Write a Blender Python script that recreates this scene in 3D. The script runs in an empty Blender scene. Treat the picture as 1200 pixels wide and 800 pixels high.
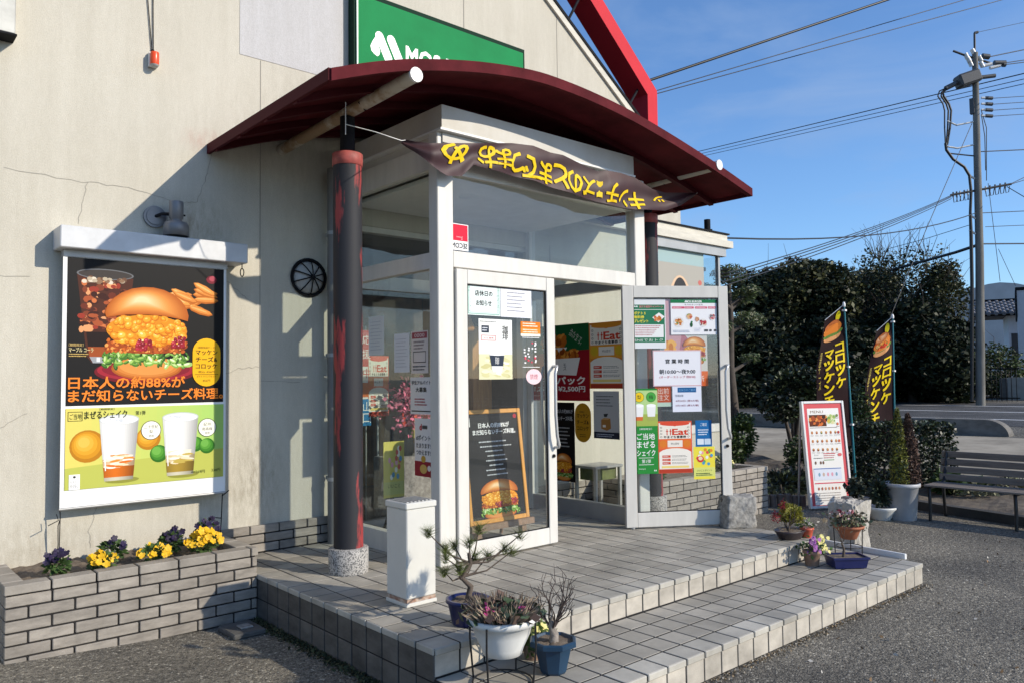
import bpy, bmesh, math, random
import numpy as np
from mathutils import Vector, Matrix
R = math.radians
rnd = random.Random(7)
scn = bpy.context.scene
COL = scn.collection

# ------------------------------------------------------------------ camera
CAM = Vector((0, 0, 1.6))
YAW, PITCH, ROLL, FPX = R(41.388), R(2.764), R(-0.718), 916.27
_d = Vector((math.sin(YAW)*math.cos(PITCH), math.cos(YAW)*math.cos(PITCH), math.sin(PITCH)))
_r = Vector((math.cos(YAW), -math.sin(YAW), 0)); _u = _r.cross(_d)
_c, _s = math.cos(ROLL), math.sin(ROLL)
CR, CU = _c*_r + _s*_u, -_s*_r + _c*_u; CD = _d
cam = bpy.data.cameras.new('camera'); cam.sensor_width = 36; cam.lens = FPX/1200*36
cam.clip_end = 6000; cam.clip_start = 0.05
camo = bpy.data.objects.new('camera', cam); COL.objects.link(camo)
camo.matrix_world = Matrix(((CR.x, CU.x, -CD.x, CAM.x), (CR.y, CU.y, -CD.y, CAM.y), (CR.z, CU.z, -CD.z, CAM.z), (0, 0, 0, 1)))
scn.camera = camo

def at(px, py, depth):
    """world point seen at photo pixel (px, py), `depth` metres in front of the camera"""
    return CAM + (CR*((px-600)/FPX) + CU*(-(py-400)/FPX) + CD)*depth

# ------------------------------------------------------------------ world, sun, exposure
SUN = Vector((0.48, -1.0, 0.54)).normalized()
EL = math.asin(SUN.z); AZ = math.atan2(SUN.x, SUN.y)
w = bpy.data.worlds.new('World'); scn.world = w; w.use_nodes = True
nt = w.node_tree; nt.nodes.clear()
out = nt.nodes.new('ShaderNodeOutputWorld'); bg = nt.nodes.new('ShaderNodeBackground')
sky = nt.nodes.new('ShaderNodeTexSky'); sky.sky_type = 'NISHITA'; sky.sun_disc = False
sky.sun_elevation = EL; sky.sun_rotation = AZ; sky.altitude = 0
sky.air_density = 1.0; sky.dust_density = 0.5; sky.ozone_density = 7.0
# thin wispy cloud veil over the sky
tc = nt.nodes.new('ShaderNodeTexCoord'); mp = nt.nodes.new('ShaderNodeMapping'); mp.inputs["Scale"].default_value = (1.6, 1.6, 5.5)
mp.inputs['Rotation'].default_value = (0.0, 0.25, 0.3)
nz = nt.nodes.new('ShaderNodeTexNoise'); nz.inputs['Scale'].default_value = 2.2; nz.inputs['Detail'].default_value = 7; nz.inputs['Roughness'].default_value = 0.55; nz.inputs['Distortion'].default_value = 0.6
cr = nt.nodes.new('ShaderNodeValToRGB'); cr.color_ramp.elements[0].position = 0.48; cr.color_ramp.elements[1].position = 0.70
cr.color_ramp.elements[1].color = (0.40, 0.40, 0.40, 1)
mx = nt.nodes.new('ShaderNodeMixRGB'); mx.inputs[2].default_value = (1.7, 2.4, 3.7, 1)
L = nt.links.new
L(tc.outputs['Generated'], mp.inputs[0]); L(mp.outputs[0], nz.inputs['Vector']); L(nz.outputs[0], cr.inputs[0])
L(cr.outputs[0], mx.inputs[0]); L(sky.outputs[0], mx.inputs[1]); L(mx.outputs[0], bg.inputs[0]); L(bg.outputs[0], out.inputs[0])
bg.inputs[1].default_value = 0.145
sl = bpy.data.lights.new('sun', 'SUN'); sl.energy = 3.3; sl.angle = R(0.53); sl.color = (1.0, 0.90, 0.75)
so = bpy.data.objects.new('sun', sl); COL.objects.link(so)
so.rotation_euler = SUN.to_track_quat('Z', 'Y').to_euler(); so.location = (8, -16, 12)
scn.view_settings.view_transform = 'Standard'; scn.view_settings.look = 'None'
scn.view_settings.exposure = 0.5; scn.view_settings.gamma = 1; scn.view_settings.use_curve_mapping = False
scn.render.engine = 'CYCLES'
scn.cycles.max_bounces = 10; scn.cycles.transparent_max_bounces = 24; scn.cycles.use_denoising = True

# ------------------------------------------------------------------ materials
def s2l(c):
    return tuple(((x/12.92) if x <= 0.04045 else ((x+0.055)/1.055)**2.4) for x in c)
def hx(h):
    h = h.lstrip('#'); return s2l(tuple(int(h[i:i+2], 16)/255 for i in (0, 2, 4)))
MATS = {}
def mat(name, col, rough=0.6, metal=0.0, var=0.0, vscale=8.0, bump=0.0, bscale=60.0, rand=0.0, spec=0.5, col2=None, detail=6, stretch=(1, 1, 1), coord='Object', trans=0.0, island=0.0):
    if name in MATS: return MATS[name]
    m = bpy.data.materials.new(name); m.use_nodes = True; n = m.node_tree.nodes; l = m.node_tree.links.new
    p = n['Principled BSDF']; p.inputs['Roughness'].default_value = rough; p.inputs['Metallic'].default_value = metal
    p.inputs['Specular IOR Level'].default_value = spec
    c = (*col, 1); p.inputs['Base Color'].default_value = c
    last = None
    if var or bump or col2:
        t = n.new('ShaderNodeTexCoord'); mpn = n.new('ShaderNodeMapping'); mpn.inputs['Scale'].default_value = stretch
        if coord == 'World': t = n.new('ShaderNodeNewGeometry'); l(t.outputs['Position'], mpn.inputs[0])
        else: l(t.outputs[coord], mpn.inputs[0])
    if var or col2:
        z = n.new('ShaderNodeTexNoise'); z.inputs['Scale'].default_value = vscale; z.inputs['Detail'].default_value = detail; z.inputs['Roughness'].default_value = 0.62
        l(mpn.outputs[0], z.inputs['Vector'])
        ramp = n.new('ShaderNodeValToRGB'); ramp.color_ramp.elements[0].position = 0.32; ramp.color_ramp.elements[1].position = 0.68
        if col2: a, b = col, col2
        else: a = tuple(x*(1-var) for x in col); b = tuple(min(1, x*(1+var)) for x in col)
        ramp.color_ramp.elements[0].color = (*a, 1); ramp.color_ramp.elements[1].color = (*b, 1)
        l(z.outputs[0], ramp.inputs[0]); last = ramp.outputs[0]
    if rand or island:
        if island:
            oi = n.new('ShaderNodeNewGeometry'); src = oi.outputs['Random Per Island']; amt = island
        else:
            oi = n.new('ShaderNodeObjectInfo'); src = oi.outputs['Random']; amt = rand
        mr = n.new('ShaderNodeMapRange'); mr.inputs['To Min'].default_value = 1-amt; mr.inputs['To Max'].default_value = 1+amt
        l(src, mr.inputs['Value'])
        hs = n.new('ShaderNodeHueSaturation'); hs.inputs['Color'].default_value = c
        l(mr.outputs[0], hs.inputs['Value'])
        if last: l(last, hs.inputs['Color'])
        last = hs.outputs[0]
    if last: l(last, p.inputs['Base Color'])
    if bump:
        z2 = n.new('ShaderNodeTexNoise'); z2.inputs['Scale'].default_value = bscale; z2.inputs['Detail'].default_value = 5
        l(mpn.outputs[0], z2.inputs['Vector']); bn = n.new('ShaderNodeBump'); bn.inputs['Strength'].default_value = bump; bn.inputs['Distance'].default_value = 0.01
        l(z2.outputs[0], bn.inputs['Height']); l(bn.outputs[0], p.inputs['Normal'])
    if trans:
        tr = n.new('ShaderNodeBsdfTranslucent'); ms = n.new('ShaderNodeMixShader'); ms.inputs[0].default_value = trans
        if last: l(last, tr.inputs[0])
        else: tr.inputs[0].default_value = c
        o = n['Material Output']; l(p.outputs[0], ms.inputs[1]); l(tr.outputs[0], ms.inputs[2]); l(ms.outputs[0], o.inputs[0])
    MATS[name] = m
    return m
def ink(h, rough=0.5):
    return mat('ink_'+h.lstrip('#'), tuple(x*0.92 for x in hx(h)), rough, spec=0.16)
def glassmat(name, tint=(0.93, 0.96, 0.95), ior=1.75, rough=0.0, dirt=0.0):
    if name in MATS: return MATS[name]
    m = bpy.data.materials.new(name); m.use_nodes = True; n = m.node_tree.nodes; l = m.node_tree.links.new
    n.remove(n['Principled BSDF']); o = n['Material Output']
    tr = n.new('ShaderNodeBsdfTransparent'); tr.inputs[0].default_value = (*tint, 1)
    gl = n.new('ShaderNodeBsdfGlossy'); gl.inputs['Roughness'].default_value = rough
    fr = n.new('ShaderNodeFresnel'); fr.inputs[0].default_value = ior
    ge = n.new('ShaderNodeNewGeometry'); inv = n.new('ShaderNodeMath'); inv.operation = 'SUBTRACT'; inv.inputs[0].default_value = 1; l(ge.outputs['Backfacing'], inv.inputs[1])
    mu = n.new('ShaderNodeMath'); mu.operation = 'MULTIPLY'; l(fr.outputs[0], mu.inputs[0]); l(inv.outputs[0], mu.inputs[1])
    mi = n.new('ShaderNodeMixShader'); l(mu.outputs[0], mi.inputs[0]); l(tr.outputs[0], mi.inputs[1]); l(gl.outputs[0], mi.inputs[2])
    last = mi.outputs[0]
    if dirt:
        df = n.new('ShaderNodeBsdfDiffuse'); df.inputs[0].default_value = (0.7, 0.7, 0.68, 1)
        z = n.new('ShaderNodeTexNoise'); z.inputs['Scale'].default_value = 2.5; z.inputs['Detail'].default_value = 6
        t = n.new('ShaderNodeTexCoord'); l(t.outputs['Object'], z.inputs['Vector'])
        mr = n.new('ShaderNodeMapRange'); mr.inputs['From Min'].default_value = 0.3; mr.inputs['From Max'].default_value = 0.75; mr.inputs['To Min'].default_value = dirt*0.3; mr.inputs['To Max'].default_value = dirt
        l(z.outputs[0], mr.inputs['Value']); m2 = n.new('ShaderNodeMixShader'); l(mr.outputs[0], m2.inputs[0]); l(last, m2.inputs[1]); l(df.outputs[0], m2.inputs[2]); last = m2.outputs[0]
    l(last, o.inputs[0]); MATS[name] = m; return m

# ------------------------------------------------------------------ mesh builder
class MB:
    def __init__(s): s.v = []; s.f = []; s.m = []; s.mats = []; s.smooth = []
    def mi(s, m):
        if m not in s.mats: s.mats.append(m)
        return s.mats.index(m)
    def add(s, vs, fs, m, smooth=False):
        o = len(s.v); k = s.mi(m); s.v += [tuple(v) for v in vs]
        for f in fs: s.f.append(tuple(i+o for i in f)); s.m.append(k); s.smooth.append(smooth)
    def box(s, a, b, m, M=None):
        x0, y0, z0 = a; x1, y1, z1 = b
        vs = [(x0,y0,z0),(x1,y0,z0),(x1,y1,z0),(x0,y1,z0),(x0,y0,z1),(x1,y0,z1),(x1,y1,z1),(x0,y1,z1)]
        if M: vs = [M @ Vector(v) for v in vs]
        s.add(vs, [(0,3,2,1),(4,5,6,7),(0,1,5,4),(1,2,6,5),(2,3,7,6),(3,0,4,7)], m); return s
    def cbox(s, a, b, m, c=0.004, M=None):
        """box with all edges chamfered"""
        x0, y0, z0 = a; x1, y1, z1 = b
        c = min(c, (x1-x0)*.45, (y1-y0)*.45, (z1-z0)*.45)
        vs = []
        for (X, sx) in ((x0, 1), (x1, -1)):
            for (Y, sy) in ((y0, 1), (y1, -1)):
                for (Z, sz) in ((z0, 1), (z1, -1)):
                    vs += [(X, Y+sy*c, Z+sz*c), (X+sx*c, Y, Z+sz*c), (X+sx*c, Y+sy*c, Z)]
        bmm = bmesh.new(); bv = [bmm.verts.new(v) for v in vs]
        r = bmesh.ops.convex_hull(bmm, input=bv); bmm.verts.index_update()
        bmesh.ops.dissolve_limit(bmm, angle_limit=0.02, verts=bmm.verts[:], edges=bmm.edges[:]); bmm.verts.index_update()
        V = [v.co.copy() for v in bmm.verts]; Fs = [tuple(v.index for v in f.verts) for f in bmm.faces]; bmm.free()
        if M: V = [M @ v for v in V]
        s.add(V, Fs, m); return s
    def prism(s, poly, y0, y1, m, axis='y'):
        """polygon in (x,z) extruded along y (or (x,y) along z, or (y,z) along x)"""
        n = len(poly)
        f3 = {'y': lambda p, t: (p[0], t, p[1]), 'z': lambda p, t: (p[0], p[1], t), 'x': lambda p, t: (t, p[0], p[1])}[axis]
        vs = [f3(p, y0) for p in poly] + [f3(p, y1) for p in poly]
        fs = [tuple(range(n)), tuple(range(2*n-1, n-1, -1))] + [(i, i+n, (i+1) % n+n, (i+1) % n) for i in range(n)]
        s.add(vs, fs, m); return s
    def tube(s, pts, r, m, n=8, caps=True, smooth=True):
        pts = [Vector(p) for p in pts]; rs = r if isinstance(r, (list, tuple)) else [r]*len(pts)
        rings = []; up = Vector((0, 0, 1))
        t0 = (pts[1]-pts[0]).normalized()
        a = t0.orthogonal().normalized() if abs(t0.z) > .95 else t0.cross(up).normalized()
        for i, p in enumerate(pts):
            t = (pts[min(i+1, len(pts)-1)]-pts[max(i-1, 0)]).normalized()
            a = (a - t*a.dot(t)).normalized(); b = t.cross(a)
            rings.append([p+(a*math.cos(2*math.pi*k/n)+b*math.sin(2*math.pi*k/n))*rs[i] for k in range(n)])
        vs = [v for rg in rings for v in rg]; fs = []
        for i in range(len(pts)-1):
            for k in range(n): fs.append((i*n+k, i*n+(k+1) % n, (i+1)*n+(k+1) % n, (i+1)*n+k))
        s.add(vs, fs, m, smooth)
        if caps:
            s.add(rings[0], [tuple(range(n-1, -1, -1))], m); s.add(rings[-1], [tuple(range(n))], m)
        return s
    def lathe(s, prof, m, n=24, c=(0, 0, 0), sx=1, sy=1, smooth=True, facets=False):
        vs = []; fs = []
        for (r, z) in prof:
            for k in range(n):
                a = 2*math.pi*(k+(.5 if facets else 0))/n; vs.append((c[0]+r*math.cos(a)*sx, c[1]+r*math.sin(a)*sy, c[2]+z))
        for i in range(len(prof)-1):
            for k in range(n): fs.append((i*n+k, i*n+(k+1) % n, (i+1)*n+(k+1) % n, (i+1)*n+k))
        s.add(vs, fs, m, smooth and not facets); return s
    def quad(s, a, b, c, d, m): s.add([a, b, c, d], [(0, 1, 2, 3)], m); return s
    def mesh(s, name):
        me = bpy.data.meshes.new(name); me.from_pydata(s.v, [], s.f)
        for m in s.mats: me.materials.append(m)
        me.polygons.foreach_set('material_index', s.m); me.polygons.foreach_set('use_smooth', s.smooth); me.update()
        return me
    def build(s, name, parent=None, loc=None, label=None):
        return link(name, s.mesh(name), parent, loc, label)
def each(mb, name, parent=None):
    """build every connected piece as an object of its own"""
    par = list(range(len(mb.v)))
    def fd(i):
        while par[i] != i: par[i] = par[par[i]]; i = par[i]
        return i
    key = {}
    for i, v in enumerate(mb.v):
        k = (round(v[0], 5), round(v[1], 5), round(v[2], 5))
        if k in key: par[fd(i)] = fd(key[k])
        else: key[k] = i
    for f in mb.f:
        for j in f[1:]: par[fd(j)] = fd(f[0])
    groups = {}
    for fi, f in enumerate(mb.f): groups.setdefault(fd(f[0]), []).append(fi)
    for g_ in groups.values():
        b = MB(); mp = {}
        for fi in g_:
            f = mb.f[fi]
            for j in f:
                if j not in mp: mp[j] = len(b.v); b.v.append(mb.v[j])
            b.f.append(tuple(mp[j] for j in f)); b.m.append(b.mi(mb.mats[mb.m[fi]])); b.smooth.append(mb.smooth[fi])
        b.build(name, parent)
def link(name, me, parent=None, loc=None, label=None):
    o = bpy.data.objects.new(name, me); COL.objects.link(o)
    if parent: o.parent = parent
    if loc is not None: o.location = loc
    if label: o['label'] = label
    return o
def tag(o, label, cat, group=None):
    o['label'] = label; o['category'] = cat
    if group: o['group'] = group
    return o
def thing(name, label, cat, loc=(0, 0, 0), rz=0.0, group=None, rx=0.0, ry=0.0):
    o = bpy.data.objects.new(name, None); o.empty_display_size = 0.1; COL.objects.link(o)
    o.location = loc; o.rotation_euler = (rx, ry, rz); return tag(o, label, cat, group)
def struct(o): o['kind'] = 'structure'; return o
def stuff(o): o['kind'] = 'stuff'; return o

# ------------------------------------------------------------------ leaves
def leaf_mesh(name, P, size, mats, seed=1, droop=0.0, aspect=0.5, jitter=0.5, N=None, mi=None):
    """many small folded leaf faces at points P (n,3)"""
    rg = np.random.default_rng(seed); n = len(P)
    a = rg.normal(size=(n, 3)); a[:, 2] = a[:, 2]*0.6 - droop
    a /= np.linalg.norm(a, axis=1)[:, None]
    b = rg.normal(size=(n, 3)); b -= a*(a*b).sum(1)[:, None]; b /= np.linalg.norm(b, axis=1)[:, None]
    sz = (size*(1+jitter*(rg.random(n)-.5)*2))[:, None]
    V = np.empty((n, 4, 3)); V[:, 0] = P - a*sz*.5; V[:, 1] = P + b*sz*aspect*.5 - a*sz*.05; V[:, 2] = P + a*sz*.5; V[:, 3] = P - b*sz*aspect*.5 - a*sz*.05
    me = bpy.data.meshes.new(name); me.vertices.add(4*n); me.vertices.foreach_set('co', V.reshape(-1))
    me.loops.add(4*n); me.loops.foreach_set('vertex_index', np.arange(4*n, dtype=np.int32))
    me.polygons.add(n); me.polygons.foreach_set('loop_start', np.arange(0, 4*n, 4, dtype=np.int32)); me.polygons.foreach_set('loop_total', np.full(n, 4, dtype=np.int32))
    for m in mats: me.materials.append(m)
    if len(mats) > 1:
        me.polygons.foreach_set('material_index', (mi if mi is not None else rg.integers(0, len(mats), n)).astype(np.int32))
    me.update(calc_edges=True); return me
def blob_points(blobs, n, seed=1, shell=0.55):
    rg = np.random.default_rng(seed); vol = np.array([b[1][0]*b[1][1]*b[1][2] for b in blobs])**0.75; vol /= vol.sum(); out = []
    for (c, r), f in zip(blobs, vol):
        k = max(4, int(n*f)); d = rg.normal(size=(k, 3)); d /= np.linalg.norm(d, axis=1)[:, None]
        rad = (shell + (1-shell)*rg.random(k)**.6)[:, None]
        lump = 1+0.16*np.sin(d[:, 0:1]*7+c[0]*3)*np.cos(d[:, 2:3]*6+c[1])
        out.append(np.array(c)+d*rad*lump*np.array(r))
    return np.concatenate(out)

# ------------------------------------------------------------------ lettering and printed sheets
_TX = {}
def glyphs(body, bold=0.0, res=3, ls=1.0):
    k = (body, bold, res, ls)
    if k not in _TX:
        c = bpy.data.curves.new('lettering', 'FONT'); c.body = body; c.size = 1; c.resolution_u = res; c.offset = bold; c.space_line = ls
        o = bpy.data.objects.new('lettering', c); me = bpy.data.meshes.new_from_object(o)
        vs = [(v.co.x, v.co.y) for v in me.vertices]; fs = [tuple(p.vertices) for p in me.polygons]
        bpy.data.objects.remove(o); bpy.data.curves.remove(c); bpy.data.meshes.remove(me)
        xs = [v[0] for v in vs] or [0, 1]; ys = [v[1] for v in vs] or [0, 1]
        _TX[k] = (vs, fs, min(xs), max(xs), min(ys), max(ys))
    return _TX[k]
class Sheet:
    """printed sheet: local x right, z up, printed face towards local -y; coordinates in sheet fractions (origin lower left)"""
    def __init__(s, w, h, wrap=None):
        s.w, s.h = w, h; s.mb = MB(); s.k = 0; s.wrap = wrap
    def P(s, x, y, l):
        p = (x*s.w, -0.0012-0.0005*l, y*s.h)
        return s.wrap(x, y, 0.0012+0.0005*l) if s.wrap else p
    def poly(s, pts, col, lay):
        m = col if not isinstance(col, str) else ink(col)
        s.k += .006; vs = [s.P(x, y, lay+s.k) for x, y in pts]; s.mb.add(vs, [tuple(range(len(vs)))], m); return s
    def rect(s, x0, y0, x1, y1, col, lay=0): return s.poly([(x0, y0), (x1, y0), (x1, y1), (x0, y1)], col, lay)
    def frame(s, x0, y0, x1, y1, t, col, lay=1):
        a = t/s.w; b = t/s.h
        s.rect(x0, y0, x1, y0+b, col, lay); s.rect(x0, y1-b, x1, y1, col, lay); s.rect(x0, y0+b, x0+a, y1-b, col, lay); s.rect(x1-a, y0+b, x1, y1-b, col, lay); return s
    def ell(s, cx, cy, rx, ry, col, lay=1, n=18, a0=0, a1=360, rot=0):
        pts = []
        k = n if a1-a0 >= 360 else n+1
        for i in range(k):
            t = R(a0+(a1-a0)*i/n); x, y = rx*math.cos(t), ry*math.sin(t)
            if rot: 
                xx, yy = x*s.w, y*s.h; c, q = math.cos(R(rot)), math.sin(R(rot)); x, y = (xx*c-yy*q)/s.w, (xx*q+yy*c)/s.h
            pts.append((cx+x, cy+y))
        return s.poly(pts, col, lay)
    def text(s, body, x, y, size, col, lay=2, align='l', width=None, bold=0.0, vert=False, rot=0, mirror=False, res=2):
        """size = cap height as a fraction of sheet height; x,y = lower-left (or lower centre)"""
        if vert: body = '\n'.join(body)
        vs, fs, x0, x1, y0, y1 = glyphs(body, 0.0, res, 0.78 if vert else 1.0)
        H = (y1-y0) or 1; W = (x1-x0) or 1
        sy = size/H if not vert else size/H
        sx = width/W if width else sy*s.h/s.w
        ox = {'l': x, 'c': x-W*sx/2, 'r': x-W*sx}[align]
        m = col if not isinstance(col, str) else ink(col)
        pts = []
        cx, cy = ox+W*sx/2, y+size/2
        for (a, b) in vs:
            px, py = ox+(a-x0)*sx, y+(b-y0)*sy
            if mirror: px = 2*cx-px
            if rot:
                dx, dy = (px-cx)*s.w, (py-cy)*s.h; c, q = math.cos(R(rot)), math.sin(R(rot)); px, py = cx+(dx*c-dy*q)/s.w, cy+(dx*q+dy*c)/s.h
            pts.append((px, py))
        bx = bold*abs(sx)*.9; by = bold*sy*.9
        for (ex, ey) in ([(0, 0)] if not bold else [(-bx, -by), (bx, -by), (-bx, by), (bx, by), (0, 0)]):
            s.k += .02; s.mb.add([s.P(a+ex, b+ey, lay+s.k) for a, b in pts], fs, m)
        return s
    def lines(s, x0, y0, x1, y1, n, col, lay=2, seed=1, fill=0.5):
        """rows of print too small to read: broken dashes"""
        g = random.Random(seed); h = (y1-y0)/n
        for i in range(n):
            x = x0; y = y0+h*(i+.5)
            end = x1-(x1-x0)*(g.random()*.25)
            while x < end:
                wd = min((x1-x0)*(0.02+0.06*g.random()), end-x); hh = h*fill*(.7+.3*g.random())
                s.rect(x, y-hh/2, x+wd, y+hh/2, col, lay); x += wd+(x1-x0)*0.012
        return s
    def burger(s, cx, cy, w, h, seed=3, lay=2, plate=True):
        g = random.Random(seed)
        def blobs(n, x0, x1, y0, y1, rx, ry, cols, ly):
            for i in range(n):
                k = .6+.8*g.random()
                s.ell(cx+w*(x0+(x1-x0)*g.random()), cy+h*(y0+(y1-y0)*g.random()), w*rx*k, h*ry*k, g.choice(cols), ly+g.random()*.5, 9, rot=g.random()*90)
        if plate:
            s.ell(cx, cy-.40*h, .58*w, .13*h, '6e1422', lay, 36); s.ell(cx, cy-.385*h, .55*w, .112*h, 'a02434', lay+.2, 36); s.ell(cx, cy-.375*h, .50*w, .095*h, '84182a', lay+.3, 36)
        for i, (k, c) in enumerate(((1, 'a8581c'), (.95, 'c06c28'), (.88, 'd08038'), (.78, 'dc9248'))): s.ell(cx, cy-.365*h+.008*h*i, .40*w*k, .12*h*k, c, lay+.5+.05*i, 30)
        for i in range(120):
            x = g.uniform(-.48, .48); y = -.26+g.uniform(-.075, .06)-.03*abs(x); a = g.uniform(0, 180); k = g.uniform(.5, 1.2)
            c = g.choice([('2f5520', '4f8030'), ('3f6e28', '6f9f3c'), ('5f8f35', '9cc060'), ('7fae48', 'c4dc94'), ('a5c86a', 'e2eec4')])
            s.ell(cx+w*x, cy+h*y, w*.05*k, h*.022*k, c[0], lay+1, 9, rot=a); s.ell(cx+w*(x-.006), cy+h*(y+.007), w*.038*k, h*.011*k, c[1], lay+1, 8, rot=a)
        s.ell(cx, cy-.13*h, .47*w, .085*h, '9a4414', lay+1.7, 30)
        blobs(220, -.46, .46, -.20, -.06, .016, .012, ['c8641f', 'a84a18', 'dc8438', 'b85820', '8a3a10', 'e89c50'], lay+1.8)
        s.ell(cx, cy+.03*h, .46*w, .16*h, 'd88a1c', lay+2.4, 30)
        for i in range(130):
            x, y = g.uniform(-.43, .43), g.uniform(-.14, .17); k = g.uniform(.6, 1.3)
            if (x/.46)**2+((y-.02)/.17)**2 > 1: continue
            c = g.choice([('d87810', 'eea028', 'f8c860'), ('e08c18', 'f2ac34', 'fbd880'), ('c8700c', 'e89824', 'f4bc50'), ('e89c20', 'f6be48', 'fde8a8')]); a = g.uniform(-40, 40)
            s.ell(cx+w*x, cy+h*y, w*.046*k, h*.034*k, c[0], lay+2.5, 10, rot=a); s.ell(cx+w*(x-.004), cy+h*(y+.006), w*.036*k, h*.024*k, c[1], lay+2.5, 10, rot=a); s.ell(cx+w*(x-.010), cy+h*(y+.012), w*.014*k, h*.008*k, c[2], lay+2.5, 7, rot=a)
        for (xa, xb, ya, yb) in ((-.12, .05, -.17, -.07), (.28, .43, -.14, -.03)):
            for i in range(26):
                x, y = g.uniform(xa, xb), g.uniform(ya, yb); k = g.uniform(.5, 1.1); s.ell(cx+w*x, cy+h*y, w*.030*k, h*.024*k, g.choice(['7a1020', '9c1c2c', 'b42c3c', '8a1524']), lay+3.1, 9, rot=g.uniform(0, 90)); s.ell(cx+w*(x-.005), cy+h*(y+.006), w*.009*k, h*.006*k, g.choice(['e89aa4', 'd86878']), lay+3.1, 6)
        bun = [(-.46, .15), (-.475, .20), (-.45, .27), (-.39, .345), (-.30, .41), (-.18, .46), (-.06, .482), (.06, .484), (.18, .465), (.30, .42), (.39, .355), (.45, .275), (.475, .20), (.465, .14), (.40, .155), (.2, .185), (0, .195), (-.25, .185), (-.40, .16)]
        def sc(k, dx=0, dy=0): return [(cx+w*(x*k+dx), cy+h*((y-.3)*k+.3+dy)) for x, y in bun]
        c0, c1, c2 = (0xb4, 0x5c, 0x1c), (0xe4, 0x94, 0x46), (0xfa, 0xd4, 0xa2)
        for i in range(22):
            f = i/21; q = [int(a+(b-a)*(f*2)) if f < .5 else int(b+(c-b)*(f*2-1)) for a, b, c in zip(c0, c1, c2)]
            s.poly(sc(1-.82*f, -.07*f, .045*f), '%02x%02x%02x' % tuple(q), lay+3.7+i*.06)
        return s
def poster(name, label, w, h, loc, rz, base, draw, group=None, cat='poster', thick=0.001, rx=0.0, ry=0.0):
    t = thing(name, label, cat, loc, rz, group, rx, ry)
    MB().box((0, -thick, 0), (w, 0, h), base if not isinstance(base, str) else ink(base)).build('sheet', t)
    s = Sheet(w, h); draw(s)
    if s.mb.f: stuff(s.mb.build('print', t))
    return t
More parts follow.
